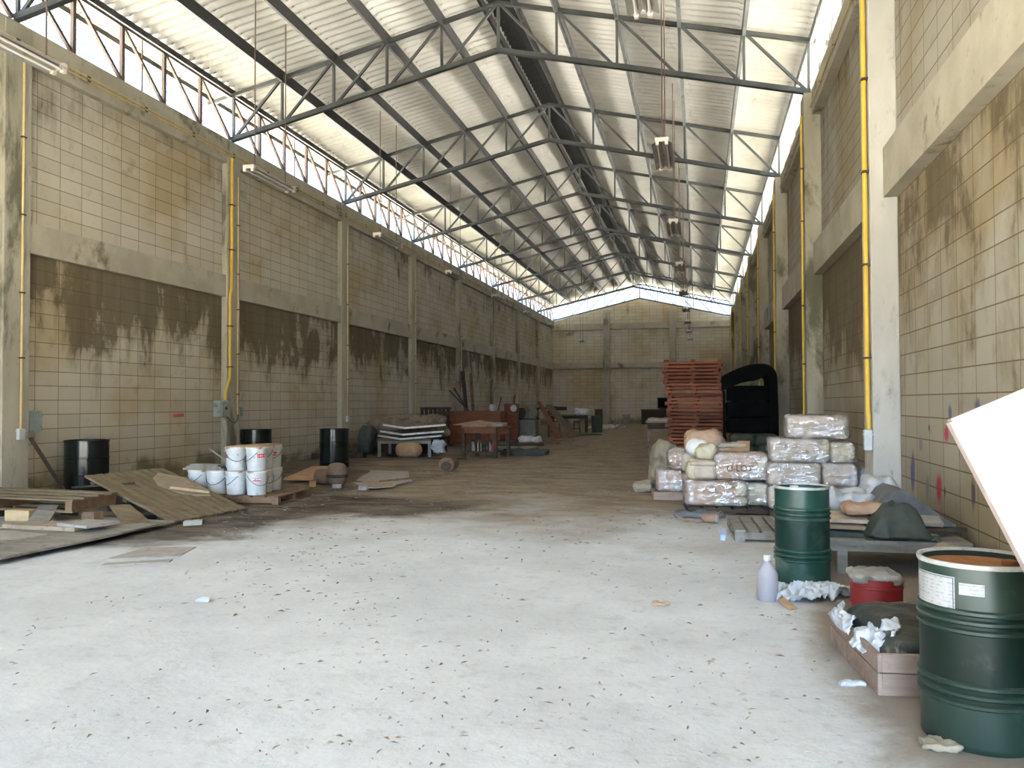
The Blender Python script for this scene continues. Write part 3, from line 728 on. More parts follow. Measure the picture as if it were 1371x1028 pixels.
# low wide boards on the floor, front edge running away from the camera
flat('plywood_sheet', 'long grey dirty plywood sheet lying lowest in the scrap heap', 'board', ragged([(-8.7, 5.9), (-6.30, 6.30), (-6.20, 8.85), (-8.3, 9.1)], .03, 5, 3), .022, M['wood_grey'], .075)
for k, (x, y) in enumerate(((-6.6, 6.9), (-6.5, 8.5), (-8.2, 6.6), (-8.1, 8.7))):
    tag(MB().box(-.22, .22, -.06, .06, 0, .0525).build('batten', M['wood_dark'], loc=(x, y, 0), rz=.3 * k), f'dark batten under the long grey plywood sheet, {["near outer", "far outer", "near wall-side", "far wall-side"][k]} one', 'batten')
flat('cardboard_piece', 'large pale tan cardboard piece with curved edge on the scrap heap', 'cardboard', [(-8.35, 6.75), (-7.35, 6.75), (-6.95, 7.15), (-6.85, 7.6), (-7.5, 7.75), (-8.3, 7.45)], .01, M['card_grey'], .088)
flat('cardboard_piece', 'pinkish tan cardboard strip with squared end on the scrap heap', 'cardboard', [(-7.75, 7.9), (-6.75, 7.85), (-6.70, 8.15), (-7.6, 8.3)], .045, M['card'], .125)
flat('cardboard_piece', 'short tan board piece at the tip of the scrap heap strip', 'cardboard', [(-7.05, 7.93), (-6.55, 7.80), (-6.45, 8.2), (-6.95, 8.28)], .03, M['card_grey'], .157)
flat('cardboard_piece', 'torn grey cardboard under the raised broken pallet', 'cardboard', ragged([(-8.6, 7.7), (-7.8, 7.6), (-7.7, 8.5), (-8.5, 8.6)], .04, 3, 8), .012, M['card_grey'], .09)
flat('scrap_plank', 'grey plank leaning down from the broken pallet to the scrap', 'plank', [(-7.55, 8.0, .10), (-7.3, 8.06, .10), (-7.72, 8.72, .25), (-7.95, 8.66, .25)], .02, M['wood_grey'])
tag(MB().box(-.16, .16, -.09, .09, 0, .13).build('wood_block', M['wood_pale'], loc=(-7.98, 8.42, .09), rz=.1, bevel=.008), 'pale yellow wood block under the broken pallet edge', 'wood block')
tag(MB().box(-.11, .11, -.07, .07, 0, .10).build('wood_block', M['wood_brown'], loc=(-7.27, 8.75, .075), rz=-.2, bevel=.008), 'small brown wood block under the outer corner of the broken pallet', 'wood block')
# broken pallet, tilted
t = thing('broken_pallet', 'broken wooden pallet with open sides on top of the scrap heap', 'pallet', (-8.32, 8.88, .20), .05)
mt = Matrix.Rotation(radians(1.2), 4, 'Y')
for y, z in ((-.38, .14), (-.18, .145), (.08, .15), (.34, .15)): MB().box(-1.05, .97, y - .06, y + .06, z, z + .022, mt).build('deck_board', M['wood_dusty'], t)
for y in (-.36, 0, .34): MB().box(-1.1, .95, y - .05, y + .05, 0, .022, mt).build('bottom_board', M['wood_dusty'], t)
for x in (-.95, -.1, .90): MB().box(x - .045, x + .045, -.42, .40, .022, .14, mt).build('stringer', M['wood_brown'], t)
flat('scrap_plank', 'long tan plank lying nearest the column under the broken pallet', 'plank', [(-10.0, 8.9, .20), (-9.0, 8.55, .20), (-8.9, 8.75, .20), (-9.9, 9.2, .20)], .02, M['wood_dusty'])
flat('scrap_plank', 'brown board lying flat at the foot of the first drum-side column', 'plank', [(-10.1, 9.5, .24), (-9.2, 9.3, .24), (-9.1, 9.7, .24), (-10.05, 9.95, .24)], .03, M['card_orange'])
tag(MB().box(-.4, .4, -.3, .3, 0, .165).build('wood_crate', M['wood_dark'], loc=(-9.45, 9.1, 0)), 'dark wooden crate under the tan plank by the column', 'crate')
tag(MB().box(-.35, .35, -.16, .16, 0, .195).build('wood_crate', M['wood_dark'], loc=(-8.4, 9.28, 0)), 'dark wooden crate hidden under the broken pallet', 'crate')
flat('scrap_plank', 'dark plank resting across the junk before the black drum', 'plank', [(-9.0, 10.4, .28), (-7.6, 9.75, .42), (-7.55, 9.9, .42), (-8.95, 10.55, .28)], .025, M['wood_dark'])
flat('scrap_plank', 'narrow tan plank between broken pallet and slatted platform', 'plank', [(-7.22, 9.0, .22), (-6.62, 8.5, .085), (-6.40, 8.68, .085), (-7.06, 9.16, .22)], .03, M['wood_dusty'])
# slatted platform tilted on edge of the junk
P1 = Vector((-6.38, 9.05, .03)); P2 = Vector((-6.17, 10.46, .03)); V = Vector((-1.75, .56, .50)); E_ = P2 - P1
t = thing('slatted_platform', 'large slatted wooden platform tilted up on the junk, next to the pails', 'wooden platform', P1)
nb = 9
for k in range(nb):
    a = E_ * (k / nb + .010); b = E_ * ((k + 1) / nb - .010); e0 = V * rnd.uniform(0, .012)
    MB().slab([a + e0, b + e0, b + V * rnd.uniform(.985, 1.0), a + V * rnd.uniform(.985, 1.0)], .028).build('plank', M['wood_dusty'], t)
nrm = E_.cross(V).normalized()
for f in (.12, .5, .88):
    MB().bar(V * f - nrm * .045, E_ + V * f - nrm * .045, .08, .035, up=nrm).build('cross_batten', M['wood_dark'], t)
def on_platform(a, b, h=.004): return P1 + E_ * a + V * b + nrm * h
flat('cardboard_piece', 'torn brown cardboard lying on the slatted platform', 'cardboard', [on_platform(*q, .014) for q in ((.52, .62), (.60, .42), (.72, .33), (.86, .30), (.97, .42), (.99, .70), (.80, .88), (.62, .78))], .008, M['card'])
tag(MB().bar(on_platform(.55, .52, .045), on_platform(.86, .33, .045), .05, .035).build('splintered_stick', M['wood_pale']), 'splintered yellow stick on the torn cardboard of the platform', 'stick')
tag(MB().box(-.30, .30, -.28, .28, 0, .27).build('wood_crate', M['wood_dark'], loc=(-7.80, 10.3, 0), rz=.2), 'dark wooden crate propping up the slatted platform', 'crate')
flat('cardboard_piece', 'thin grey cardboard flap lying alone on the bright floor', 'cardboard', [(-5.55, 6.9), (-4.95, 7.15), (-5.1, 7.65), (-5.6, 7.5)], .006, M['card_grey'], .008)
flat('cardboard_piece', 'thin rolled paper strip in front of the grey cardboard flap', 'cardboard', [(-5.35, 6.55), (-4.85, 6.85), (-4.9, 6.97), (-5.4, 6.68)], .012, M['card_grey'], .014)
flat('brick_piece', 'flat grey stone at the lower tip of the slatted platform', 'stone', [(-6.15, 8.95), (-5.98, 9.08), (-6.05, 9.2), (-6.22, 9.1)], .05, M['card_grey'], .05)

# ------------------------------------------------------------------ white pails on a pallet
pallet('wooden_pallet', 'reddish brown pallet under the stacked white pails', (-6.82, 11.62, 0), .05, 1.5, 1.15, .125, 7, M['wood_brown'])
def make_pail():
    t = thing('white_pail', '', 'pail', (0, 0, 0)); r0, r1, h = .138, .158, .355
    MB().lathe([(r0 - .008, 0), (r0, .008), (r1 - .004, h - .10), (r1 + .005, h - .098), (r1 + .005, h - .086), (r1 - .002, h - .084), (r1, h - .03), (r1 - .004, h - .015)], 40).build('pail_body', M['pail'], t, smooth=40)
    MB().lathe([(r1 - .002, h - .03), (r1 + .009, h - .028), (r1 + .009, h - .008), (r1 + .002, h), (r1 - .012, h), (r1 - .016, h - .006)], 40).build('lid', M['pail_lid'], t, smooth=40)
    hd = [((r1 + .006) * cos(a), (r1 + .006) * sin(a), h - .06 - .15 * sin(pi * (k / 14))) for k in range(15) for a in (-pi / 2 - 1.45 + 2.9 * k / 14,)]
    MB().tube(hd, .0045, 6).build('wire_handle', M['wire_dark'], t)
    for a in (-pi / 2 - 1.45, -pi / 2 + 1.45):
        MB().lathe([(.016, -.004), (.016, .012)], 10, m=Matrix.Translation((r1 * cos(a), r1 * sin(a), h - .06)) @ Matrix.Rotation(a, 4, 'Z') @ Matrix.Rotation(pi / 2, 4, 'Y')).build('handle_lug', M['pail'], t)
    return t
pail0 = make_pail(); used = False; todo = []
def pail(x, y, z, rz, label, red=None):
    global used
    t = pail0 if not used else dup(pail0); used = True
    t.location = (x, y, z); t.rotation_euler = (0, 0, rz); t['label'] = label; t['group'] = 'white pails on the pallet'
    if red is not None:
        todo.append((t, red[0] - rz, red[1]))
zb, zt = .126, .484
cx = [-6.48, -6.818, -7.156, -7.494]; yb = [11.24, 11.24, 11.27, 11.30]
pail(cx[0], yb[0], zb, .9, 'white pail at the front bottom corner with a red label, below another pail', (-1.05, .24))
pail(cx[1], yb[1], zb, -.7, 'white lower pail beside the red-labelled front corner one, with another pail on top')
pail(cx[2], yb[2], zb, .1, 'white single pail under the grey boards, next to the two-high pails')
pail(cx[3], yb[3], zb, -.6, 'white single pail under the grey boards, partly hidden by the slatted platform')
pail(-6.57, 11.575, zb, 1.1, 'white lower pail in the middle of the side row of pails')
pail(-6.61, 11.915, zb, .5, 'white lower pail at the far end of the side row of pails')
pail(cx[0], yb[0], zt, -.8, 'white upper pail at the front corner with a tilted red label', (-.62, .23))
pail(cx[1], yb[1], zt, .6, 'white upper pail with long drooping wire handle, next to the front corner', (-2.45, .22))
pail(-6.57, 11.575, zt, .2, 'white upper plain pail in the middle of the side row')
pail(-6.61, 11.915, zt, .4, 'white upper pail with red label at the far end of the side row', (-.95, .22))
for t, a, q in todo:
    patch(.1535, a - .40, a + .40, q - .03, q + .025).build('red_label', M['red_label'], t)
    patch(.150, a - .36, a + .36, q - .17, q - .045).build('paper_label', M['enamel'], t)
flat('cardboard_sheet', 'dirty brown cardboard sheet lying on the upper pails', 'cardboard', ragged([(-6.97, 11.12), (-6.35, 11.14), (-6.46, 12.02), (-6.75, 12.05), (-6.95, 11.5)], .02, 3, 5), .012, M['card_orange'], .853)
for k in range(3):
    flat('scrap_plank', ['grey painted board lowest on the two single pails', 'pale grey board in the middle on the two single pails', 'short pale board topmost on the two single pails'][k], 'plank',
         [(-7.72 + .06 * k, 11.22, .508 + .03 * k), (-6.98 - .05 * k, 11.16, .508 + .03 * k), (-6.98 - .05 * k, 11.34, .508 + .03 * k), (-7.72 + .06 * k, 11.42, .508 + .03 * k)], .026, M['wood_grey'])
tag(MB().bar((0, 0, 0), (.42, -.10, -.22), .03, .012).build('scrap_lath', M['wood_grey'], loc=(-7.40, 11.42, .80)), 'thin lath leaning on the boards against the upper pail', 'lath')

# ------------------------------------------------------------------ boards, jar and bricks past the pails
flat('plywood_sheet', 'orange-brown board lying flat before the lone black drum', 'board', [(-7.55, 14.05, .10), (-6.75, 14.25, .07), (-7.5, 16.7, .13), (-8.2, 16.55, .13)], .03, M['card_orange'])
tag(MB().box(-.3, .3, -.08, .08, 0, .068).build('batten', M['wood_dark'], loc=(-7.75, 16.2, 0)), 'dark batten under the orange-brown board', 'batten')
flat('cardboard_piece', 'wide torn grey cardboard spread behind the clay jar', 'cardboard', ragged([(-7.0, 16.9), (-6.1, 16.8), (-5.2, 14.6), (-5.35, 13.9), (-5.9, 14.2), (-6.35, 14.6)], .07, 3, 4), .012, M['card_grey'], .03)
flat('cardboard_piece', 'torn tan cardboard flap in front of the wide grey one', 'cardboard', ragged([(-6.15, 14.0), (-5.5, 13.2), (-5.15, 13.45), (-5.45, 14.15), (-5.9, 14.4)], .06, 3, 9), .012, M['card'], .05)
tag(MB().bar((0, 0, .03), (.9, 1.5, .05), .06, .03).build('scrap_lath', M['wood_brown'], loc=(-5.7, 14.2, .03)), 'brown lath lying over the torn cardboard', 'lath')
t = thing('clay_jar', 'round brown clay jar lying among the cardboard before a black drum', 'jar', (-6.40, 13.88, 0))
MB().lathe([(.10, 0), (.15, .06), (.185, .17), (.19, .27), (.165, .35), (.12, .395), (.06, .41)], 28).build('jar_body', M['clay'], t, smooth=60)
MB().lathe([(.187, .15), (.196, .17), (.196, .19), (.187, .21)], 28, cap=False).build('jar_band', M['wood_dark'], t, smooth=60)
tag(MB().lathe([(.05, -.16), (.13, -.12), (.15, 0), (.13, .12), (.05, .16)], 18, m=Matrix.Translation((0, 0, .145)) @ Matrix.Rotation(pi / 2, 4, 'Y')).build('clay_pot', M['clay'], smooth=60, loc=(-6.74, 14.0, 0)),
    'small brown pot lying on its side against the round clay jar', 'pot')
tag(MB().box(-.06, .06, -.05, .05, 0, .10).build('wood_block', M['card_orange'], loc=(-6.75, 13.62, 0), rz=.4, bevel=.006), 'small orange block before the clay pot', 'wood block')
tag(MB().box(-.08, .08, -.05, .05, 0, .065).build('pale_brick', M['brick_white'], loc=(-6.22, 13.5, 0), rz=.1, bevel=.008), 'pale brick at the foot of the round clay jar', 'brick')
tag(MB().box(-.08, .08, -.05, .05, 0, .075).build('pale_brick', M['brick_white'], loc=(-5.62, 13.25, 0), rz=-.1, bevel=.008), 'pale brick holding down the torn tan cardboard', 'brick')
t = thing('hollow_log', 'short hollow brown log lying alone on the open floor', 'log', (-5.32, 17.2, 0), .12)
hx = [(.185 * cos(pi / 8 + k * pi / 4), .172 * sin(pi / 8 + k * pi / 4)) for k in range(8)]
MB().prism(hx, -.28, .28, Matrix.Translation((0, 0, .161)) @ Matrix.Rotation(pi / 2, 4, 'X')).build('log_body', M['wood_brown'], t, bevel=.02)
MB().prism([(.66 * a, .62 * b - .03) for a, b in hx], 0, .01, Matrix.Translation((0, -.281, .161)) @ Matrix.Rotation(pi / 2, 4, 'X')).build('hollow_end', M['wood_dark'], t)

# ------------------------------------------------------------------ bench of white-edged panels
t = thing('work_bench', 'low dark bench with grey legs under the white-edged panels', 'bench', (-8.0, 22.2, 0), .12)
MB().box(-.80, .72, -.55, .75, .44, .50).build('bench_top', M['wood_brown'], t)
for x, y in ((-.76, -.5), (.66, -.5), (-.76, .7), (.66, .7)): MB().box(x - .04, x + .04, y - .04, y + .04, 0, .44).build('leg', M['grey_leg'], t)
MB().box(-.8, .7, -.52, -.46, .36, .44).build('apron', M['grey_leg'], t)
for k in range(3):
    z = (.505, .62, .80)[k]; la = ('lowest', 'middle', 'topmost')[k]
    t = thing('edged_panel', f'brown panel with white edging, {la} of three on the bench', 'panel', (-7.95 + .03 * k, 22.2 + .12 * k, z), (.03, .03, .0)[k], 'white-edged panels on the bench')
    a, c, b = Vector((-.92, -.25, .07)), Vector((-.05, -.85, 0)), Vector((.93, -.22, .07)); d = a + b - c
    MB().slab([c, b, d, a], .02).build('panel_board', M['tarp_brown'], t)
    MB().bar(a, c, .03, .05).build('edge_strip', M['white_trim'], t); MB().bar(c, b, .03, .05).build('edge_strip', M['white_trim'], t)
lump('brown_tarp', 'crumpled brown canvas heaped at the back of the panels', 'tarp', (-8.6, 23.7, .45), (2.3, .9, .62), M['tarp_brown'], r=.2, amp=.14, freq=3, seed=5, n=16, rz=-.15)
tag(MB().box(-1.15, 1.1, -.42, .42, 0, .45).build('wood_crate', M['wood_dark'], loc=(-8.62, 23.75, 0), rz=-.15), 'dark wooden crate carrying the crumpled brown canvas', 'crate')
lump('green_cloth', 'grey-green cloth hanging by the wall end of the bench', 'cloth', (-9.45, 22.6, 0), (.42, .7, .82), M['tarp_green'], r=.15, amp=.08, freq=4, seed=8, pinch=.3)
lump('brown_basket', 'round brown basket tucked under the edge of the bench', 'basket', (-7.75, 21.38, 0), (.75, .3, .42), M['card_orange'], r=.2, amp=.01, seed=2)
lump('plastic_bag', 'crumpled white plastic bag hanging at the bench corner', 'plastic bag', (-7.02, 21.75, .12), (.36, .22, .34), M['plastic_white'], r=.08, amp=.06, freq=8, seed=3)
flat('scrap_plank', 'dark plank lying on the floor in front of the bench', 'plank', [(-8.2, 21.0), (-6.0, 20.9), (-6.0, 21.05), (-8.2, 21.2)], .03, M['wood_dark'], .03)
flat('scrap_plank', 'dark brown plank lying along the wall before the bench', 'plank', [(-10.1, 20.3), (-8.9, 20.9), (-8.9, 21.2), (-10.1, 20.9)], .16, M['wood_dark'], .16)
flat('leaning_sheet', 'small grey-brown panel leaning on the wall behind the bench', 'panel', [(-9.6, 26.9, 0), (-8.95, 26.9, 0), (-9.55, 27.3, .95), (-10.05, 27.3, .95)], .03, M['tarp_brown'])

# ------------------------------------------------------------------ table with bottles beneath
t = thing('wooden_table', 'small dark red wooden table heaped with straw-coloured boards', 'table', (-5.72, 22.0, 0), -.28)
MB().box(-.56, .56, -.42, .42, .80, .84).build('table_top', M['wood_redtop'], t)
MB().box(-.53, .53, -.40, -.36, .66, .80).build('apron', M['wood_redtop'], t)
MB().box(.49, .53, -.36, .36, .66, .80).build('apron', M['wood_redtop'], t)
for x, y in ((-.5, -.36), (.5, -.36), (-.5, .36), (.5, .36)): MB().box(x - .04, x + .04, y - .04, y + .04, 0, .80).build('leg', M['wood_dark'], t)
for y in (-.36, .36): MB().box(-.5, .5, y - .02, y + .02, .12, .17).build('stretcher', M['wood_dark'], t)
for k in range(3): MB().box(-.3 + .28 * k, -.26 + .28 * k, -.38, -.35, .17, .66).build('slat', M['wood_dark'], t)
MB().box(-.48, .48, -.34, .34, .15, .165).build('shelf', M['wood_dark'], t)
tt = Matrix.Translation((-5.72, 22.0, 0)) @ Matrix.Rotation(-.28, 4, 'Z')
def onT(x, y, z): return tt @ Vector((x, y, z))
flat('straw_board', 'flat pale board lowest on the dark red table', 'board', [onT(-.5, -.44, .885), onT(.25, -.44, .885), onT(.25, .3, .885), onT(-.5, .3, .885)], .043, M['card_grey'])
lump('straw_hat', 'straw-coloured hat lying on the boards of the dark red table', 'hat', onT(-.18, -.08, .886), (.70, .62, .13), M['card_orange'], r=.06, amp=.01, seed=4, pinch=2.2)
lump('folded_cloth', 'folded grey cloth at the outer end of the dark red table', 'cloth', onT(.42, -.05, .841), (.36, .6, .10), M['card_grey'], r=.04, amp=.03, seed=6)
for k, (x, y, c) in enumerate(((-.36, -.12, 'enamel'), (-.1, -.2, 'sack'), (.16, -.1, 'enamel'), (.36, -.2, 'red_blot'))):
    t = thing('small_jar', ['white jar under the table by its wall-side leg', 'cream jar under the middle of the table', 'tall white jar under the table near its outer side', 'pinkish jar under the table by its outer front leg'][k], 'jar', onT(x, y, .166))
    MB().lathe([(.05, 0), (.06, .02), (.06, .16 + .04 * (k % 2)), (.035, .20 + .04 * (k % 2)), (.035, .25 + .04 * (k % 2))], 16).build('jar_body', M[c], t, smooth=50)
    MB().lathe([(.04, .25 + .04 * (k % 2)), (.04, .28 + .04 * (k % 2))], 16).build('jar_cap', M['dark'], t)
lump('green_mat', 'dark green heap of cloth on the floor behind the table', 'cloth', (-4.85, 23.1, 0), (1.3, .7, .16), M['tarp_green'], r=.06, amp=.05, seed=12)
flat('scrap_sheet', 'pale grey panel lying on the floor past the dark red table', 'panel', [(-5.9, 24.4), (-4.95, 24.2), (-4.9, 25.0), (-5.8, 25.3)], .03, M['card_grey'], .09)

# ------------------------------------------------------------------ counters, pots and boards further in
t = thing('red_counter', 'long red-brown wooden counter standing along the drum wall', 'counter', (-8.2, 29.3, 0), 0)
MB().box(-1.25, 1.25, -.40, .40, 1.14, 1.19).build('counter_top', M['wood_redtop'], t)
MB().box(-1.2, 1.2, -.36, .36, 0, 1.14).build('carcass', M['wood_redtop'], t)
for k in range(3): MB().box(-1.15 + .78 * k, -.42 + .78 * k, -.385, -.36, .15, 1.08).build('front_panel', M['wood_redtop'], t)
t = thing('slatted_rack', 'dark slatted wooden rack beside the red-brown counter', 'rack', (-9.0, 27.5, 0), 0)
for k in range(7): MB().box(-.52 + .16 * k, -.42 + .16 * k, -.03, .0, .05, 1.32).build('slat', M['wood_dark'], t)
for z in (.2, .8, 1.3): MB().box(-.55, .58, 0, .04, z - .04, z + .04).build('rail', M['wood_dark'], t)
for x in (-.5, .53): MB().box(x - .03, x + .03, 0, .35, 0, .05).build('foot', M['wood_dark'], t)
tag(MB().bar((0, 0, 0), (-.35, .25, 2.85), .16, .06).build('tall_plank', M['wood_dark'], loc=(-9.55, 33.8, 0)), 'tall dark plank standing against the column behind the counter', 'plank')
tag(MB().bar((0, 0, 0), (-.25, .25, 2.75), .12, .05).build('tall_plank', M['wood_brown'], loc=(-9.3, 33.85, 0)), 'second tall brown plank against the column behind the counter', 'plank')
for k, (dx, dz) in enumerate(((-.75, .75), (-.55, .85), (-.3, .62))):
    tag(MB().bar((0, 0, 0), (dx, 0, dz), .07, .04).build('sloping_stick', M['wood_dark' if k != 2 else 'wood_grey'], loc=(-8.25 - .05 * k, 29.2 + .06 * k, 1.20)), ['dark stick sloping lowest above the counter', 'dark stick sloping steepest above the counter', 'greyish short stick on the counter by the dark ones'][k], 'stick')
def pot(label, loc, r, h, m, nm='pot'):
    t = thing(nm, label, 'pot', loc)
    MB().lathe([(r * .7, 0), (r * .95, h * .3), (r, h * .6), (r * .8, h * .92), (r * .85, h)], 20).build('pot_body', M[m], t, smooth=50)
    MB().lathe([(r * .72, h * .97), (r * .9, h * .97), (r * .9, h * 1.03), (r * .72, h * 1.03)], 20, cap=False).build('pot_rim', M[m], t)
    return t
pot('white enamel pot on the red-brown counter', (-7.35, 29.2, 1.191), .13, .24, 'enamel')
tag(MB().bar((0, 0, 0), (.14, 0, .52), .035).build('black_rod', M['dark'], loc=(-7.17, 29.25, 1.191)), 'black rod standing up beside the white enamel pot', 'rod')
t = thing('red_box', 'dark red box with a round white face, by the end of the counter', 'box', (-7.25, 31.9, .0))
MB().box(-.26, .26, -.2, .2, 0, 1.45).build('box_body', M['wood_redtop'], t)
MB().lathe([(.13, 0), (.13, .02)], 20, m=Matrix.Translation((.12, -.2, 1.27)) @ Matrix.Rotation(pi / 2, 4, 'X')).build('round_face', M['enamel'], t)
MB().tube([(.1, 0, 1.45), (.1, 0, 1.7), (.16, 0, 1.78)], .025, 8).build('spout', M['dark'], t)
t = thing('grey_desk', 'grey desk with plain front panel and dark overhanging top', 'desk', (-6.92, 33.1, 0))
MB().box(-.52, .52, -.35, .35, .80, .84).build('desk_top', M['wood_dark'], t)
MB().box(-.42, .42, -.30, -.27, .12, .80).build('front_panel', M['desk_grey'], t)
for x in (-.43, .43): MB().box(x - .02, x + .02, -.30, .30, 0, .80).build('side_panel', M['desk_grey'], t)
pot('dark green round pot on the grey desk', (-7.15, 33.0, .841), .24, .42, 'bin'); pot('grey tapered pot on the grey desk', (-6.66, 33.0, .841), .24, .48, 'desk_grey')
tag(MB().bar((0, 0, 0), (.02, 0, .26), .04).build('short_stick', M['card_orange'], loc=(-6.70, 33.0, 1.29)), 'short orange stick in the grey tapered pot', 'stick')
flat('leaning_board', 'dark red-brown board leaning from the desk down to the floor', 'board', [(-5.7, 33.55, 0), (-5.55, 34.2, 0), (-6.55, 34.45, 1.55), (-6.55, 33.75, 1.55)], .06, M['wood_redtop'])
flat('leaning_board', 'long dusty grey board leaning at a slant beyond the desk', 'board', [(-5.2, 34.5, 0), (-5.05, 35.4, 0), (-6.3, 35.7, 1.40), (-6.4, 34.8, 1.40)], .07, M['wood_dusty'])
t = thing('wooden_trestle', 'dark trestle holding up the slanting boards', 'trestle', (-6.62, 35.3, 0))
for x in (-.25, .25): MB().box(x - .03, x + .03, -.1, .1, 0, 1.25).build('leg', M['wood_dark'], t)
MB().box(-.4, .4, -.12, .12, 1.2, 1.28).build('top_rail', M['wood_dark'], t)
for k, (x, y, w_, d_, z, m, la) in enumerate(((-6.35, 27.6, 2.2, .5, .062, 'wood_dark', 'long dark plank lying lowest in the heap before the grey desk'), (-6.0, 26.3, 1.5, .35, .062, 'wood_grey', 'grey plank lying in front of the heap by the red-brown counter'),
        (-5.8, 29.2, 1.7, .4, .062, 'wood_brown', 'brown plank lying across the heap before the grey desk'), (-5.6, 31.2, 1.8, .35, .062, 'wood_dusty', 'dusty plank lying at the foot of the slanting boards'))):
    flat('scrap_plank', la, 'plank', [(x - w_ / 2, y - d_ / 2 - .2, z), (x + w_ / 2, y - d_ / 2 + .3, z), (x + w_ / 2, y + d_ / 2 + .3, z), (x - w_ / 2, y + d_ / 2 - .2, z)], .06, M[m])
lump('white_bag', 'pale crumpled bag on the planks before the grey desk', 'bag', (-5.95, 29.2, .063), (.75, .5, .20), M['sack_white'], r=.06, amp=.07, freq=5, seed=9)
lump('cloth_heap', 'dark cloth heap on the planks before the red-brown counter', 'cloth', (-6.6, 26.9, .0), (1.2, .8, .16), M['tarp_green'], r=.06, amp=.06, freq=4, seed=10)
flat('green_mat', 'flat dark green mat on the floor before the far table', 'mat', [(-5.6, 36.4), (-4.3, 37.3), (-4.9, 38.6), (-6.0, 37.8)], .05, M['bin'], .06)

# ------------------------------------------------------------------ far table group
t = thing('far_table', 'dark narrow table near the far end, with clutter on top', 'table', (-6.35, 41.0, 0), .05)
MB().box(-1.0, .95, -.45, .45, .82, .88).build('table_top', M['tarp_brown'], t)
for x, y in ((-.85, -.38), (.85, -.38), (-.85, .38), (.85, .38)): MB().box(x - .04, x + .04, y - .04, y + .04, 0, .82).build('leg', M['wood_dark'], t)
MB().box(-.95, .9, -.42, -.38, .68, .82).build('apron', M['wood_dark'], t)
def stool(label, loc):
    t = thing('stool', label, 'stool', loc, .2, 'stools at the far table')
    MB().box(-.17, .17, -.17, .17, .54, .58).build('seat', M['wood_dark'], t)
    for sx in (-1, 1):
        for sy in (-1, 1): MB().bar((sx * .17, sy * .17, 0), (sx * .12, sy * .12, .54), .035).build('leg', M['wood_dark'], t)
    MB().box(-.15, .15, -.15, -.12, .2, .23).build('rung', M['wood_dark'], t)
stool('dark stool at the wall-side end of the far table', (-6.85, 40.1, 0)); stool('dark stool at the outer side of the far table', (-5.85, 40.1, 0))
t = thing('black_machine', 'black machine with a small white face on the far table', 'machine', (-7.1, 41.0, .881))
MB().box(-.28, .1, -.15, .15, 0, .42).build('body', M['dark'], t); MB().box(.1, .62, -.1, .1, .22, .40).build('arm', M['dark'], t); MB().box(-.22, -.02, -.16, -.15, .1, .3).build('face', M['enamel'], t)
lump('paper_heap', 'pale heap of crumpled paper on the far table', 'paper', (-5.75, 41.0, .881), (.7, .4, .28), M['sack_white'], r=.06, amp=.08, freq=6, seed=14)
t = thing('olive_bin', 'dark olive bin standing beside the far table', 'bin', (-4.95, 40.9, 0)); MB().lathe([(.26, 0), (.29, .80), (.31, .80), (.31, .84), (.27, .84)], 24).build('bin_body', M['bin'], t, smooth=40); MB().lathe([(.27, .8), (.27, .82)], 24).build('bin_lid', M['dark'], t)
o = MB().sheet([(-1.0, -.9), (.6, -1.3), (1.2, -.6), (.2, -.2), (1.2, 1.6), (.3, 1.8), (-.6, .6)], .24, 2.5, 4, 26).build('plastic_sheet', M['plastic_white'], loc=(-5.35, 47.5, 0), smooth=170)
tag(o, 'crumpled white plastic sheet on the floor behind the olive bin', 'plastic sheet')
t = thing('dark_box', 'small dark box standing at the foot of the end wall column', 'box', (-6.85, 57.6, 0)); MB().box(-.25, .25, -.2, .2, 0, .98).build('box_body', M['wood_dark'], t); MB().box(-.27, .27, -.22, .22, .98, 1.02).build('box_lid', M['wood_dark'], t)
t = thing('small_pail', 'small whitish pail alone at the foot of the end wall', 'pail', (-4.93, 57.6, 0)); MB().lathe([(.20, 0), (.25, .60), (.26, .60), (.26, .64), (.22, .64)], 20).build('pail_body', M['card_grey'], t, smooth=40); MB().lathe([(.22, .62), (.22, .645)], 20).build('pail_lid', M['sack'], t)
# ------------------------------------------------------------------ far end, bale side
t = thing('side_table', 'old table with a dusty pale top beside the reddish pallet stack', 'table', (-.95, 23.4, 0), .05)
MB().box(-.50, .55, -.65, .65, .93, .98).build('table_top', M['card'], t)
MB().box(-.46, .5, -.60, -.56, .76, .93).build('apron', M['wood_dark'], t)
for x, y in ((-.42, -.55), (.46, -.55), (-.42, .55), (.46, .55)): MB().box(x - .045, x + .045, y - .045, y + .045, 0, .93).build('leg', M['tarp_brown'], t)
MB().box(-.42, .46, -.57, -.52, .18, .25).build('stretcher', M['wood_brown'], t)
lump('dust_sheet', 'crumpled pale dust sheet lying on the side table', 'cloth', (-.92, 23.2, .981), (.9, .9, .07), M['kraft_pale'], r=.03, amp=.03, seed=3)
t = thing('side_cabinet', 'low dark cabinet at the foot of the end wall', 'cabinet', (-2.75, 56.6, 0)); MB().box(-1.05, 1.35, -.4, .4, 0, .95).build('carcass', M['wood_dark'], t); MB().box(-1.1, 1.4, -.45, .45, .95, 1.0).build('cabinet_top', M['wood_dark'], t)
t = thing('black_monitor', 'black boxy monitor standing on the low dark cabinet', 'monitor', (-2.35, 56.6, 1.001)); MB().box(-.38, .38, -.2, .3, .06, .80).build('casing', M['dark'], t); MB().box(-.32, .32, -.215, -.2, .12, .74).build('screen', M['black_sheet'], t); MB().box(-.25, .25, -.2, .2, 0, .06).build('foot', M['dark'], t)
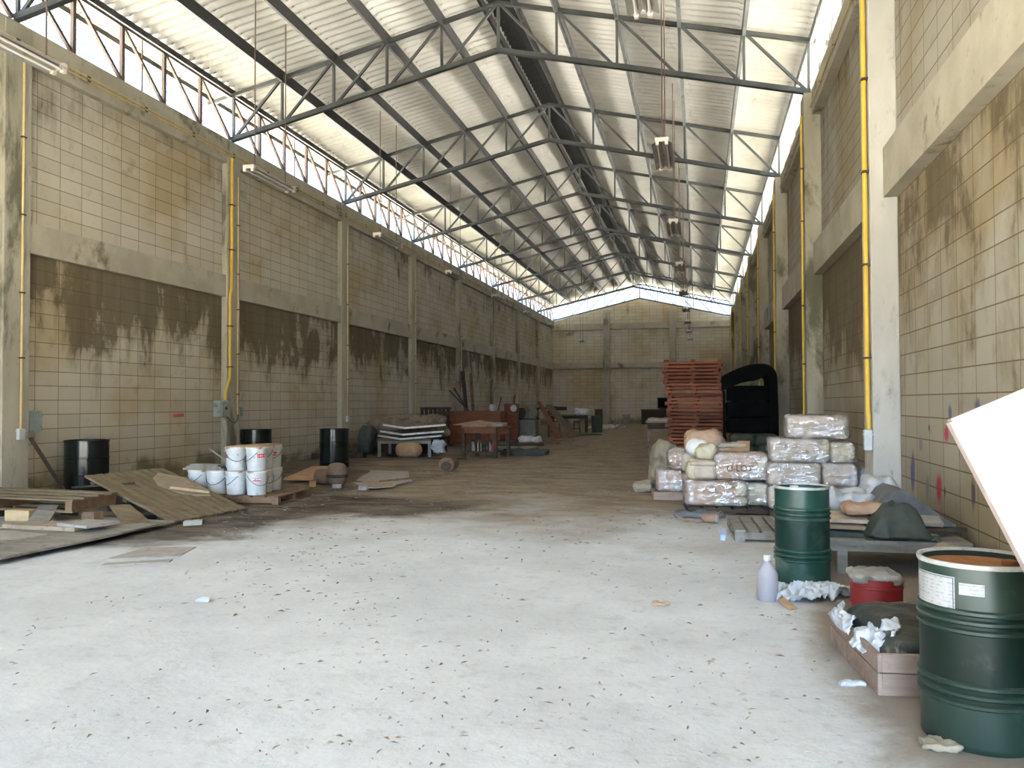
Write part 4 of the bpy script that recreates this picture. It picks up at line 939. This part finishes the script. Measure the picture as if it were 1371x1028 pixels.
t = thing('dark_can', 'dark can standing behind the side table', 'can', (-1.55, 56.7, 1.001)); MB().lathe([(.16, 0), (.16, .5), (.10, .58)], 16).build('can_body', M['wood_dark'], t, smooth=40); MB().lathe([(.06, .58), (.06, .66)], 12).build('can_neck', M['dark'], t)

# ------------------------------------------------------------------ stack of reddish pallets
def make_red():
    t = thing('reddish_pallet', '', 'pallet', (0, 0, 0)); w, d = 1.30, 1.05
    for k in range(3): MB().box(-w / 2 + k * (w - .09) / 2, -w / 2 + .09 + k * (w - .09) / 2, -d / 2 + .02, d / 2 - .02, 0, .027).build('runner', M['wood_red'], t)
    for k in range(5):
        y = -d / 2 + k * (d - .10) / 4
        MB().box(-w / 2, w / 2, y, y + .10, .027, .083).build('board', M['wood_red'], t, bevel=.004)
    return t
red0 = make_red(); zz = 0; N = 29; sx_, sy_ = -.08, 19.95
for k in range(N):
    t = red0 if k == 0 else dup(red0)
    sh = .035 * sin(k * 2.1) + (-.045 if k > N - 8 else 0) + .012 * sin(k * 5)
    t.location = (sx_ + .05 - .07 * k / N + sh, sy_ + .02 * cos(k * 1.7), .0835 * k); t.rotation_euler = (0, 0, -.03 + .02 * sin(k * 3.3))
    t['label'] = f'reddish wooden pallet, {ORD[N - 1 - k]} from the top of the tall stack'; t['group'] = 'reddish pallets in the tall stack'
for k in range(3): tag(MB().box(-.05, .05, -.30, .3, 0, .05).build('loose_runner', M['wood_red'], loc=(sx_ - .66 + .61 * k, sy_ - .2, .0835 * N)), f'short wooden runner on top of the pallet stack, {["wall-far end", "middle", "bale-wall end"][k]}', 'runner')

# ------------------------------------------------------------------ black sheet and dark sacks behind
prof = []
for k in range(9): prof.append((.50 + .80 * k / 8, 2.06 + .27 * sin(k / 8 * pi / 2)))
for k in range(1, 9): a = k / 8 * pi / 2; prof.append((1.36 + .32 * sin(a), 2.33 - .32 * (1 - cos(a))))
prof.append((1.70, 1.2)); prof.append((1.70, .3))
inn = [(x - (.0 if i < 9 else .16 * min(1, (i - 8) / 4)), z - .34 * (1 if i < 9 else max(.25, 1 - (i - 8) / 8))) for i, (x, z) in enumerate(prof)]
mb = MB(); n = len(prof); ya, yb = 18.9, 20.6
mb.add([(x, y, z) for y in (ya, yb) for x, z in prof] + [(x, y, z) for y in (ya, yb) for x, z in inn],
       [(i, i + 1, n + i + 1, n + i) for i in range(n - 1)] + [(2 * n + i, 3 * n + i, 3 * n + i + 1, 2 * n + i + 1) for i in range(n - 1)] +
       [(i, 2 * n + i, 2 * n + i + 1, i + 1) for i in range(n - 1)] + [(n + i, n + i + 1, 3 * n + i + 1, 3 * n + i) for i in range(n - 1)] +
       [(0, n, 3 * n, 2 * n), (n - 1, 3 * n - 1, 4 * n - 1, 2 * n - 1)])
t = thing('black_canopy', 'thick black rubber canopy curving down behind the bales', 'canopy', (0, 0, 0))
mb.build('canopy_sheet', M['black_sheet'], t, smooth=40)
MB().box(.52, .58, 19.0, 19.08, 0, 1.74).build('post', M['black_sheet'], t); MB().box(.52, .58, 20.4, 20.48, 0, 1.74).build('post', M['black_sheet'], t)
for k in range(3): lump('dark_crate', f'black crate stacked under the black canopy, {["lowest", "middle", "uppermost"][k]} one', 'crate', (1.09, 19.75, .78 + .36 * k), (.98 - .03 * k, 1.0, .355), M['black_sheet'], r=.03, amp=.006, n=6, seed=k, group='black crates under the canopy')
sk = [(.80, 18.4, 0, .75, .34), (1.40, 18.3, 0, .7, .32), (.85, 18.45, .34, .72, .22), (1.42, 18.4, .32, .66, .24), (1.1, 17.2, 0, .8, .34), (1.6, 16.6, 0, .7, .3), (1.12, 19.75, 0, 1.0, .40), (1.12, 19.8, .40, .95, .38), (.9, 18.5, .56, .6, .22), (1.4, 18.5, .56, .6, .2)]
sl = ['at the bottom nearest the pallet stack', 'at the bottom nearest the bale-side wall', 'second up, beside the pallet stack', 'second up, toward the bale-side wall', 'lying alone in front of the heap', 'lying in front of the heap close to the wall', 'lowest under the black crates', 'directly under the black crates', 'on top of the heap by the pallet stack', 'on top of the heap by the wall']
for k, (x, y, z, w_, h_) in enumerate(sk): lump('dull_sack', f'dull green-grey sack {sl[k]}, behind the bales', 'sack', (x, y, z), (w_ - .10, .62 if k not in (6, 7) else 1.1, h_), M['sack_dark'], r=.13, amp=.03, freq=4, seed=20 + k, group='dull sacks behind the bales')

# ------------------------------------------------------------------ wrapped bales, outer pile
pallet('dark_pallet', 'dark low pallet under the outer pile of bales', (.38, 11.75, 0), .08, 1.15, 1.0, .10, 6, M['wood_dark'])
tag(MB().box(-.22, .22, -.3, .3, 0, .12).build('base_board', M['wood_crate'], loc=(-.50, 13.1, 0), rz=.1, bevel=.006), 'pale thick board under the leftmost kraft bale', 'board')
bale('bale with shiny wrinkled film at the bottom front of the outer pile', (.20, 11.52, .101), (.80, .46, .33), 'kraft', rz=.10, seed=1, end=1)
bale('small square bale end on the dark pallet beside the shiny bottom bale', (.74, 11.74, .101), (.32, .46, .30), 'sack', rz=.08, seed=2)
t = bale('kraft bale with brown hand lettering, in the middle of the outer pile', (.53, 11.72, .432), (.70, .48, .36), 'kraft', rz=.08, seed=3, end=1)
fc = D.curves.new('hand_lettering', 'FONT'); fc.body = 'U-LOT'; fc.size = .115; fc.extrude = .002; fc.align_x = 'CENTER'
fo = D.objects.new('lettering_source', fc); C.objects.link(fo); bpy.context.view_layer.update()
me = D.meshes.new_from_object(fo.evaluated_get(bpy.context.evaluated_depsgraph_get())); D.objects.remove(fo)
me.materials.append(M['marker']); lo = D.objects.new('hand_lettering', me); C.objects.link(lo); lo.parent = t; lo.location = (-.03, -.288, .13); lo.rotation_euler = (pi / 2, 0, 0)
t = thing('open_sack', 'open cream sack with a pale block inside, mid outer pile', 'sack', (.02, 11.62, .432), .05)
MB().soft(.40, .44, .27, .09, 12, .02, 6, 4).build('sack_body', M['sack'], t, smooth=True)
MB().soft(.27, .06, .17, .03, 8, .01, 8, 5, m=Matrix.Translation((.03, -.215, .03))).build('pale_block', M['kraft_pale'], t, smooth=True)
MB().soft(.36, .10, .06, .03, 8, .012, 9, 6, m=Matrix.Translation((.02, -.20, .20))).build('torn_flap', M['kraft_pale'], t, smooth=True)
lump('tied_sack', 'round tied cream sack on top of the open sack', 'sack', (.09, 11.66, .70), (.30, .30, .20), M['sack'], r=.12, amp=.035, freq=8, seed=7)
bale('kraft bale on the thick pale board at the outer edge of the pile', (-.46, 13.05, .121), (.40, .5, .34), 'kraft', rz=.1, seed=8)
bale('round kraft bundle resting on the outermost kraft bale', (-.28, 12.95, .455), (.40, .45, .33), 'kraft', rz=.05, seed=9, film=True, r=.14)
bale('bale hidden at the back of the outer pile', (.15, 12.55, .101), (.8, .5, .36), 'kraft_pale', seed=31, film=False)
bale('second bale hidden at the back of the outer pile', (.12, 12.6, .458), (.75, .5, .30), 'kraft_pale', seed=32, film=False)
lump('white_sack', 'white sack stuffed under the topmost kraft bag', 'sack', (-.02, 12.30, .70), (.34, .30, .25), M['sack_white'], r=.12, amp=.02, freq=6, seed=11)
lump('kraft_bag', 'crumpled kraft bag topmost on the outer pile', 'bag', (.06, 12.58, .765), (.58, .46, .30), M['kraft'], r=.14, amp=.05, freq=6, seed=12, rz=-.1)
for k in range(2): lump('folded_sack', f'folded flat kraft sack behind the topmost bag, {["lower", "upper"][k]} one', 'sack', (.42, 12.6, .765 + .062 * k), (.46, .42, .06), M['kraft_pale'], r=.025, amp=.012, freq=6, seed=13 + k, rz=.15 * k)
flat('carton_flap', 'orange cardboard flap standing behind the lettered bale', 'cardboard', [(.34, 12.36, .775), (.70, 12.34, .775), (.72, 12.50, .92), (.55, 12.52, .92)], .01, M['card_orange'])
lump('burlap_sack', 'slumped old burlap sack leaning behind the outer pile', 'sack', (-.62, 15.2, 0), (.50, .6, .80), M['burlap'], r=.2, amp=.06, freq=4, seed=15, pinch=.3)
lump('burlap_sack', 'small dark burlap sack on the floor outside the pile', 'sack', (-.92, 13.9, 0), (.34, .34, .18), M['burlap'], r=.08, amp=.04, freq=6, seed=16)

# inner pile by the wall
pallet('dark_pallet', 'dark low pallet under the bales by the wall', (1.50, 11.55, 0), 0, 1.25, .95, .09, 6, M['wood_dark'])
bale('film-wrapped bale lowest by the wall, outer one behind the green drum', (1.17, 11.45, .091), (.60, .50, .30), 'kraft_pale', seed=41)
bale('film-wrapped bale lowest beside the wall column, bluish film', (1.74, 11.45, .091), (.48, .50, .30), 'kraft_pale', seed=42)
bale('film-wrapped bale in the second layer behind the drum top', (1.20, 11.48, .392), (.66, .50, .30), 'kraft_pale', seed=43)
bale('film-wrapped bale in the second layer nearest the wall', (1.76, 11.48, .392), (.42, .50, .30), 'kraft_pale', seed=44)
bale('long film-wrapped bale with cream end in the third layer', (1.27, 11.5, .693), (.72, .48, .31), 'kraft_pale', seed=45, end=1, rz=.03)
bale('small square film-wrapped bale end in the third layer by the wall', (1.80, 11.5, .693), (.30, .46, .27), 'sack', seed=46)
bale('film-wrapped bale topmost of the pile by the wall', (1.50, 11.5, 1.005), (.76, .46, .30), 'kraft_pale', seed=47, end=1, rz=-.05)
lump('blue_film', 'bluish plastic film bunched against the side of the wall pile', 'plastic film', (2.10, 11.3, 0), (.22, .4, .62), M['plastic_blue'], r=.08, amp=.05, freq=6, seed=48, pinch=.3)
lump('dust_bag', 'dusty plastic bag slumped between the two piles of bales', 'bag', (.86, 12.45, 0), (.42, .4, .60), M['tarp_green'], r=.12, amp=.05, freq=5, seed=49)
lump('paper_bag', 'grey paper bag lying behind the green drum', 'bag', (1.62, 10.72, 0), (.55, .35, .16), M['card_grey'], r=.06, amp=.03, freq=6, seed=50)

# ------------------------------------------------------------------ grey pallet, strap, cup
pallet('grey_pallet', 'weathered grey pallet lying flat between drum and bales', (.95, 9.75, 0), .04, 1.22, 1.2, .125, 9, M['wood_grey'], thick=.025)
t = thing('rusty_strap', 'rusty bent strap lying in front of the bales', 'strap', (0, 0, 0))
MB().tube([(-.30, 10.75, .05), (-.18, 10.42, .03), (.0, 10.38, .03), (.18, 10.7, .05), (.26, 11.0, .07)], .016, 8).build('strap_band', M['hose'], t, smooth=True)
t = thing('tin_can', 'small tin can lying on its side by the rusty strap', 'can', (.12, 10.45, .06)); MB().lathe([(.05, -.09), (.055, -.08), (.055, .08), (.05, .09)], 18, m=Matrix.Rotation(1.2, 4, 'Z') @ Matrix.Rotation(pi / 2, 4, 'X')).build('can_body', M['hose'], t, smooth=40)
MB().lathe([(.048, .088), (.048, .094)], 18, m=Matrix.Rotation(1.2, 4, 'Z') @ Matrix.Rotation(pi / 2, 4, 'X')).build('can_end', M['enamel'], t)
lump('scrap_heap', 'grey torn paper scraps under the edge of the outer pile', 'paper', (-.02, 10.95, 0), (.6, .25, .07), M['cloth_grey'], r=.03, amp=.04, freq=9, seed=51)
t = thing('plastic_cup', 'small clear and blue plastic cup at the corner of the grey pallet', 'cup', (.24, 9.22, 0)); MB().lathe([(.035, 0), (.04, .06)], 18).build('blue_base', M['plastic_blue'], t, smooth=40); MB().lathe([(.04, .06), (.045, .13), (.042, .13)], 18).build('clear_rim', M['bottle'], t, smooth=40)

# ------------------------------------------------------------------ green drum, bottle, cloth
drum('dark green drum with a dusty lid standing in front of the bales', (.83, 7.27, 0), .217, .79, M['drum_green'], (.67, .72, .77, .24, .29, .34), M['dusty_lid'], M['rim_pale'], rz=2)
t = thing('plastic_bottle', 'milky plastic bottle with white cap standing before the green drum', 'bottle', (.49, 6.50, 0)); t.scale = (.95, .95, .90); r = .082
MB().lathe([(r * .9, 0), (r, .012), (r, .20), (r * .98, .225), (.034, .315), (.026, .322), (.026, .335)], 32).build('bottle_body', M['bottle'], t, smooth=50)
MB().lathe([(r * .84, .008), (r * .92, .02), (r * .92, .19)], 28).build('liquid', M['liquid'], t, smooth=50)
MB().lathe([(.030, .332), (.030, .372), (.026, .376)], 20).build('cap', M['enamel'], t, smooth=40)
o = MB().sheet([(-.30, -.16), (-.05, -.22), (.2, -.12), (.36, -.02), (.34, .1), (.1, .14), (-.12, .18), (-.31, .12)], .11, 4.5, 3, 60).build('white_cloth', M['plastic_white'], smooth=170, loc=(.80, 6.66, 0), rz=.25)
tag(o, 'crumpled white cloth on the floor at the foot of the green drum', 'cloth')
flat('carton_flap', 'small orange cardboard scrap beside the milky bottle', 'cardboard', [(.54, 6.30, .05), (.62, 6.20, .005), (.68, 6.26, .005), (.60, 6.40, .05)], .004, M['card_orange'])
tag(MB().soft(.13, .07, .07, .02, 6, .004, 8, 2).build('yellow_block', M['sack'], loc=(1.12, 6.78, .0)), 'small yellowish block at the end of the crumpled white cloth', 'block')

# ------------------------------------------------------------------ low bench with boards and tarpaulin
t = thing('low_bench', 'low grey wooden bench carrying boards and tarpaulin by the wall', 'bench', (1.62, 8.10, 0), 0)
for k in range(4): MB().box(-.58, .60, -.52 + .26 * k, -.28 + .26 * k, .255, .30).build('top_plank', M['wood_grey'], t)
for x, y in ((-.42, -.45), (.5, -.45), (-.42, .42), (.5, .42)): MB().box(x - .04, x + .04, y - .04, y + .04, 0, .255).build('leg', M['wood_grey'], t)
MB().box(-.55, .57, -.5, -.44, .20, .255).build('apron', M['wood_grey'], t)
for k in range(3):
    flat('warped_board', ['dark warped board lowest on the low bench', 'pale brown warped board in the middle on the low bench', 'tan warped board topmost on the low bench'][k], 'board',
         [(1.08, 7.72 + .05 * k, .345 + .05 * k), (1.62, 7.66 + .06 * k, .34 + .05 * k), (1.66, 8.5, .36 + .05 * k), (1.05, 8.5, .36 + .05 * k)], .03 if k else .04, M[('tarp_green', 'card', 'kraft_pale')[k]])
def arch(label, name, cat, pts, y0, y1, th, m):
    """bent sheet: profile in x-z, extruded along y"""
    n = len(pts); mb = MB(); P = [Vector((x, 0, z)) for x, z in pts]; nr = []
    for i in range(n):
        d = (P[min(n - 1, i + 1)] - P[max(0, i - 1)]).normalized(); nr.append(Vector((-d.z, 0, d.x)))
    zb_ = min(p.z for p in P) - th; q = [Vector((p.x, 0, zb_)) for p in P]
    c = Vector((P[0].x, y0, min(p.z for p in P + q)))
    vs = [Vector((p.x, y, p.z)) - c for y in (y0, y1) for p in P] + [Vector((p.x, y, p.z)) - c for y in (y0, y1) for p in q]
    mb.add(vs, [(i, i + 1, n + i + 1, n + i)[::-1] for i in range(n - 1)] + [(2 * n + i, 2 * n + i + 1, 3 * n + i + 1, 3 * n + i) for i in range(n - 1)] +
           [(i, i + 1, 2 * n + i + 1, 2 * n + i) for i in range(n - 1)] + [(n + i, 3 * n + i, 3 * n + i + 1, n + i + 1) for i in range(n - 1)] + [(0, 2 * n, 3 * n, n), (n - 1, 2 * n - 1, 4 * n - 1, 3 * n - 1)])
    return tag(mb.build(name, m, loc=c, smooth=50), label, cat)
arch('grey carpet bent into a hump on the bench', 'grey_carpet', 'carpet', [(1.50, .50), (1.58, .55), (1.66, .66), (1.73, .70), (1.82, .68), (1.95, .58), (2.10, .46), (2.2, .40)], 7.98, 8.6, .02, M['cloth_grey'])
t = thing('green_tarp', 'dark green tarpaulin folded into a pointed heap on the bench front', 'tarp', (1.66, 7.74, .301))
MB().soft(.40, .30, .30, .05, 16, .035, 7, 63, pinch=.93).build('tarp_peak', M['tarp_green'], t, smooth=True)
MB().sheet([(-.28, -.16), (.30, -.20), (.36, .05), (.1, .12), (-.26, .1)], .09, 5, 7, 26).build('tarp_skirt', M['tarp_green'], t, smooth=True)
flat('whitish_plank', 'narrow whitish plank lying behind the tarpaulin curl', 'plank', [(1.72, 7.82, .44), (2.06, 7.82, .43), (2.06, 7.97, .475), (1.72, 7.97, .485)], .035, M['card_grey'])
tag(MB().bar((0, 0, 0), (.62, .1, .02), .03, .03).build('dark_bar', M['wood_dark'], loc=(1.60, 7.66, .37)), 'dark bar sticking out past the whitish plank', 'bar')
lump('white_bag', 'crumpled white plastic bag on the bench behind the boards', 'plastic bag', (1.35, 8.42, .46), (.46, .34, .18), M['plastic_white'], r=.09, amp=.06, freq=9, seed=60)
lump('white_bag', 'second rounder white plastic bag leaning towards the column', 'plastic bag', (1.72, 8.78, .30), (.32, .32, .46), M['plastic_white'], r=.12, amp=.05, freq=8, seed=61)
lump('kraft_bag', 'crumpled brownish paper on the boards beside the carpet', 'paper', (1.46, 8.0, .475), (.34, .3, .09), M['kraft'], r=.04, amp=.04, freq=8, seed=62)

# ------------------------------------------------------------------ red bucket, paper sacks, crate with black bag
t = thing('red_bucket', 'red metal bucket with a grey plastic liner', 'bucket', (1.195, 6.2, 0), .0); r = .17
MB().lathe([(r * .97, 0), (r, .01), (r, .09), (r + .006, .095), (r + .006, .105), (r, .11), (r, .20), (r + .006, .205), (r + .006, .215), (r, .22), (r, .27), (r - .008, .27), (r - .008, .15)], 40).build('bucket_body', M['red_paint'], t, smooth=40)
MB().lathe([(r - .01, .18), (r - .02, .23), (.04, .24)], 32).build('bucket_fill', M['wood_dark'], t, smooth=40)
MB().soft(.31, .31, .08, .04, 14, .03, 11, 70, m=Matrix.Translation((-.01, 0, .235))).build('plastic_liner', M['plastic_grey'], t, smooth=True)
for k in range(4): lump('paper_sack', f'flat brown paper sack in the pile behind the drum with the white label, {["lowest", "second", "third", "topmost"][k]} one', 'sack', (1.72, 5.98 + .03 * k, .105 * k), (.50 - .03 * k, .5, .104), M['kraft_pale' if k % 2 else 'burlap'], r=.045, amp=.018, freq=6, seed=71 + k, group='brown paper sacks behind the labelled drum')
lump('paper_knot', 'crumpled twist of brown paper on the pile of paper sacks', 'paper', (1.60, 5.9, .42), (.24, .22, .12), M['burlap'], r=.05, amp=.05, freq=10, seed=77)
t = thing('wooden_crate', 'open wooden crate holding a black plastic bag', 'crate', (1.245, 5.01, 0), .1); w2, d2, h2 = .40, .46, .21
for k in range(2):
    z0, z1 = (.0, .11) if k == 0 else (.115, h2)
    MB().box(-w2, w2, -d2, -d2 + .025, z0, z1).build('front_board', M['wood_crate'], t, bevel=.003); MB().box(-w2, w2, d2 - .025, d2, z0, z1).build('back_board', M['wood_crate'], t, bevel=.003)
    MB().box(-w2 - .022, -w2, -d2, d2, z0, z1).build('side_board', M['wood_crate'], t, bevel=.003); MB().box(w2, w2 + .022, -d2, d2, z0, z1).build('side_board', M['wood_crate'], t, bevel=.003)
MB().box(-w2, w2, -d2 + .025, d2 - .025, 0, .015).build('bottom_board', M['wood_crate'], t)
t = thing('black_bag', 'bulging black plastic bag dusted with dirt, lying in the crate', 'plastic bag', (1.18, 5.06, .016), .1)
MB().soft(.66, .78, .25, .11, 18, .03, 4, 80, m=Matrix.Rotation(.06, 4, 'Y') @ Matrix.Rotation(.05, 4, 'X'), pinch=.12).build('bag_body', M['black_bag'], t, smooth=True)
MB().sheet([(-.12, -.10), (.0, -.14), (.13, -.05), (.16, .06), (.04, .03), (-.02, .12), (-.13, .05)], .06, 6, 5, 40, m=Matrix.Translation((-.28, -.22, .19)) @ Matrix.Rotation(-.45, 4, 'Y') @ Matrix.Rotation(.35, 4, 'X')).build('torn_edge', M['plastic_white'], t, smooth=170)
MB().sheet([(-.06, -.22), (.05, -.15), (.03, .0), (.07, .2), (-.05, .24), (-.07, .05)], .05, 6, 6, 40, m=Matrix.Translation((-.335, .14, .20)) @ Matrix.Rotation(-.9, 4, 'Y')).build('torn_edge', M['plastic_white'], t, smooth=170)

# ------------------------------------------------------------------ labelled drum and white board
t = drum('dark green drum with a white paper label and rusty lid', (1.21, 4.07, 0), .240, .795, M['drum_green2'], (.64, .69, .74, .25, .30, .35), M['rust'], M['rim_pale'], rz=0)
L = patch(.2415, radians(-181), radians(-128), .58, .735).build('paper_label', M['paper'], t)
bl = MB()
for (a0, a1, z0, z1) in ((-181, -129, .728, .731), (-181, -129, .584, .587), (-130, -129.2, .584, .731), (-136, -131, .592, .602), (-141, -138, .592, .600)):
    p = patch(.2432, radians(a0), radians(a1), z0, z1, .0006, 8); bl.add(p.v, p.f)
bl.build('label_frame', M['ink'], L)
patch(.2415, radians(-124), radians(-101), .665, .715).build('small_label', M['paper'], t)
lump('dirt_heap', 'small heap of dirt and crumbs at the foot of the labelled drum', 'dirt', (1.00, 3.90, 0), (.15, .11, .03), M['burlap'], r=.012, amp=.016, freq=26, seed=90)['kind'] = 'stuff'
# white board: stands on its lower corner, upper corner rests on the block wall
c0 = Vector((.93, 3.4, 1.412)); ex = Vector((.25, .02, .11)).normalized(); ez = Vector((.23, -.05, -.66)); ez = (ez - ex * ez.dot(ex)).normalized()
t = thing('white_board', 'large whitish board leaning at a slant before the labelled drum', 'board', c0)
W_, H_, T_ = .88, 1.36, .045; nb_ = ex.cross(ez).normalized()
if nb_.y > 0: nb_ = -nb_
MB().slab([Vector((0, 0, 0)), ez * H_, ez * H_ + ex * W_, ex * W_], T_ * .5).build('board_face', M['board_white'], t)
f = MB()
for a, b in ((Vector(), ez * H_), (Vector(), ex * W_), (ez * H_, ez * H_ + ex * W_), (ex * W_, ex * W_ + ez * H_)): f.bar(a - nb_ * .018, b - nb_ * .018, .02, .045, up=nb_)
f.build('board_edge', M['board_edge'], t)
MB().bar(ez * .88 - ex * .02 + nb_ * .008, ez * .88 + ex * .035 + nb_ * .008, .022, .016).build('peg', M['enamel'], t)
tag(MB().bar((0, 0, 0), (.5, .1, .02), .10, .16).build('white_block', M['board_white'], loc=(1.395, 3.52, .10)), 'white block on the floor below the leaning board', 'block')

# ------------------------------------------------------------------ marks on the walls
# small red scrawl on the drum-side wall
d = ray(239, 556); t_ = PANL / d.x; y0_, z0_ = d.y * t_, EYE + d.z * t_
o = MB()
for k in range(6):
    y = y0_ - .17 + .058 * k
    o.tube([(PANL + .003, y, z0_ - .03), (PANL + .003, y + .006, z0_ + .03), (PANL + .003, y + .035, z0_ + .035), (PANL + .003, y + .04, z0_ - .03)], .008, 5)
o = o.build('wall_scrawl', M['red_ink']); o['kind'] = 'structure'

# ------------------------------------------------------------------ litter on the floor, beyond counting
fl = MB(); r = random.Random(11)
for k in range(5200):
    y = 3.2 + 30 * r.random() ** 1.3; x = r.uniform(-6.5, .2 if y < 11 else -.75) if y > 8 else r.uniform(-4.5, .75)
    if r.random() > (.25 if y > 7 else .14) + .75 * max(0, mnoise.noise(Vector((x * .6, y * .35, 2))) + .35): continue
    s = r.uniform(.004, .011) * min(2.6, .55 + y / 8); a = r.uniform(0, pi); l = r.uniform(1, 3)
    dx, dy = cos(a) * s * l, sin(a) * s * l; ex_, ey_ = -sin(a) * s * .5, cos(a) * s * .5; z = .003
    h = r.uniform(.002, .012)
    fl.add([(x - dx, y - dy, z), (x + ex_, y + ey_, z + h), (x + dx, y + dy, z), (x - ex_, y - ey_, z)], [(0, 3, 2, 1)]) if r.random() < .5 else fl.add([(x - dx, y - dy, z), (x + ex_, y + ey_, z + h * .5), (x + dx * 1.3, y + dy * 1.3, z), (x - ex_, y - ey_, z + h)], [(0, 3, 2), (0, 2, 1)])
t = NT('dry leaf and paper litter'); oi = t.vec('Position'); t.col(t.mix(t.ramp(t.noise(oi, 3.1, 2), .42, .58), (.17, .12, .08), (.36, .31, .26))); t.set(Roughness=.9)
tag(fl.build('floor_litter', t.m), 'dry leaves and paper crumbs scattered over the floor', 'litter', kind='stuff')
for k, (u, v, la) in enumerate(((272, 806, 'small white plug with a bent wire on the bright floor'), (884, 810, 'small reddish crumpled leaf on the bright floor'), (1140, 917, 'white crumpled paper strip in front of the wooden crate'))):
    p = onz(u, v); lump('floor_scrap', la, 'scrap', (p.x, p.y, 0), ((.11, .04, .03), (.12, .08, .015), (.12, .035, .02))[k], M[('enamel', 'kraft', 'plastic_white')[k]], r=.012, amp=.02, freq=20, seed=100 + k, n=7, rz=(.1, -.3, .2)[k])
# ------------------------------------------------------------------ daylight, camera
w = D.worlds.new('sky'); bpy.context.scene.world = w; w.use_nodes = True
nt = w.node_tree; bg = nt.nodes['Background']
tc = nt.nodes.new('ShaderNodeTexCoord'); sp = nt.nodes.new('ShaderNodeSeparateXYZ'); cr = nt.nodes.new('ShaderNodeValToRGB')
nt.links.new(tc.outputs['Generated'], sp.inputs[0]); nt.links.new(sp.outputs[2], cr.inputs[0]); nt.links.new(cr.outputs[0], bg.inputs[0])
cr.color_ramp.elements[0].position = 0.0; cr.color_ramp.elements[0].color = (.60, .79, 1, 1)
cr.color_ramp.elements[1].position = .7; cr.color_ramp.elements[1].color = (.46, .68, 1, 1)
# hazy bright patch of sky low in front of the doorway
nm = nt.nodes.new('ShaderNodeVectorMath'); nm.operation = 'DOT_PRODUCT'; nm.inputs[1].default_value = Vector((.01, -1, .24)).normalized()
nt.links.new(tc.outputs['Generated'], nm.inputs[0])
mx = nt.nodes.new('ShaderNodeMath'); mx.operation = 'MAXIMUM'; mx.inputs[1].default_value = 0; nt.links.new(nm.outputs['Value'], mx.inputs[0])
pw = nt.nodes.new('ShaderNodeMath'); pw.operation = 'POWER'; pw.inputs[1].default_value = 60; nt.links.new(mx.outputs[0], pw.inputs[0])
b2 = nt.nodes.new('ShaderNodeBackground'); b2.inputs[0].default_value = (.52, .74, 1, 1)
sm = nt.nodes.new('ShaderNodeMath'); sm.operation = 'MULTIPLY'; sm.inputs[1].default_value = PATCH; nt.links.new(pw.outputs[0], sm.inputs[0]); nt.links.new(sm.outputs[0], b2.inputs['Strength'])
ad = nt.nodes.new('ShaderNodeAddShader'); nt.links.new(bg.outputs[0], ad.inputs[0]); nt.links.new(b2.outputs[0], ad.inputs[1])
nt.links.new(ad.outputs[0], nt.nodes['World Output'].inputs[0])
bg.inputs['Strength'].default_value = SKY
sun = D.lights.new('sun', 'SUN'); sun.energy = SUN; sun.angle = radians(2); sun.color = (1, .97, .91)
so = D.objects.new('sun', sun); C.objects.link(so)
so.rotation_euler = Vector((-.12, .40, -1)).to_track_quat('-Z', 'Y').to_euler()
cam = D.cameras.new('camera'); co = D.objects.new('camera', cam); C.objects.link(co)
cam.sensor_fit = 'HORIZONTAL'; cam.sensor_width = 36; cam.lens = F_PX / 1371 * 36; cam.clip_start = .05; cam.clip_end = 500
m4 = Matrix((CR, CU, -CF)).transposed().to_4x4(); m4.translation = (0, 0, EYE); co.matrix_world = m4
S = bpy.context.scene; S.camera = co
S.view_settings.view_transform = 'Standard'; S.view_settings.look = 'None'; S.view_settings.exposure = EXPO; S.view_settings.gamma = 1
S.view_settings.use_curve_mapping = False
try:
    S.cycles.use_denoising = True; S.cycles.denoiser = 'OPENIMAGEDENOISE'
    S.cycles.max_bounces = 10; S.cycles.diffuse_bounces = 7; S.cycles.glossy_bounces = 4; S.cycles.transparent_max_bounces = 8
    S.cycles.caustics_reflective = False; S.cycles.caustics_refractive = False
    S.cycles.sample_clamp_indirect = 12
except Exception: pass
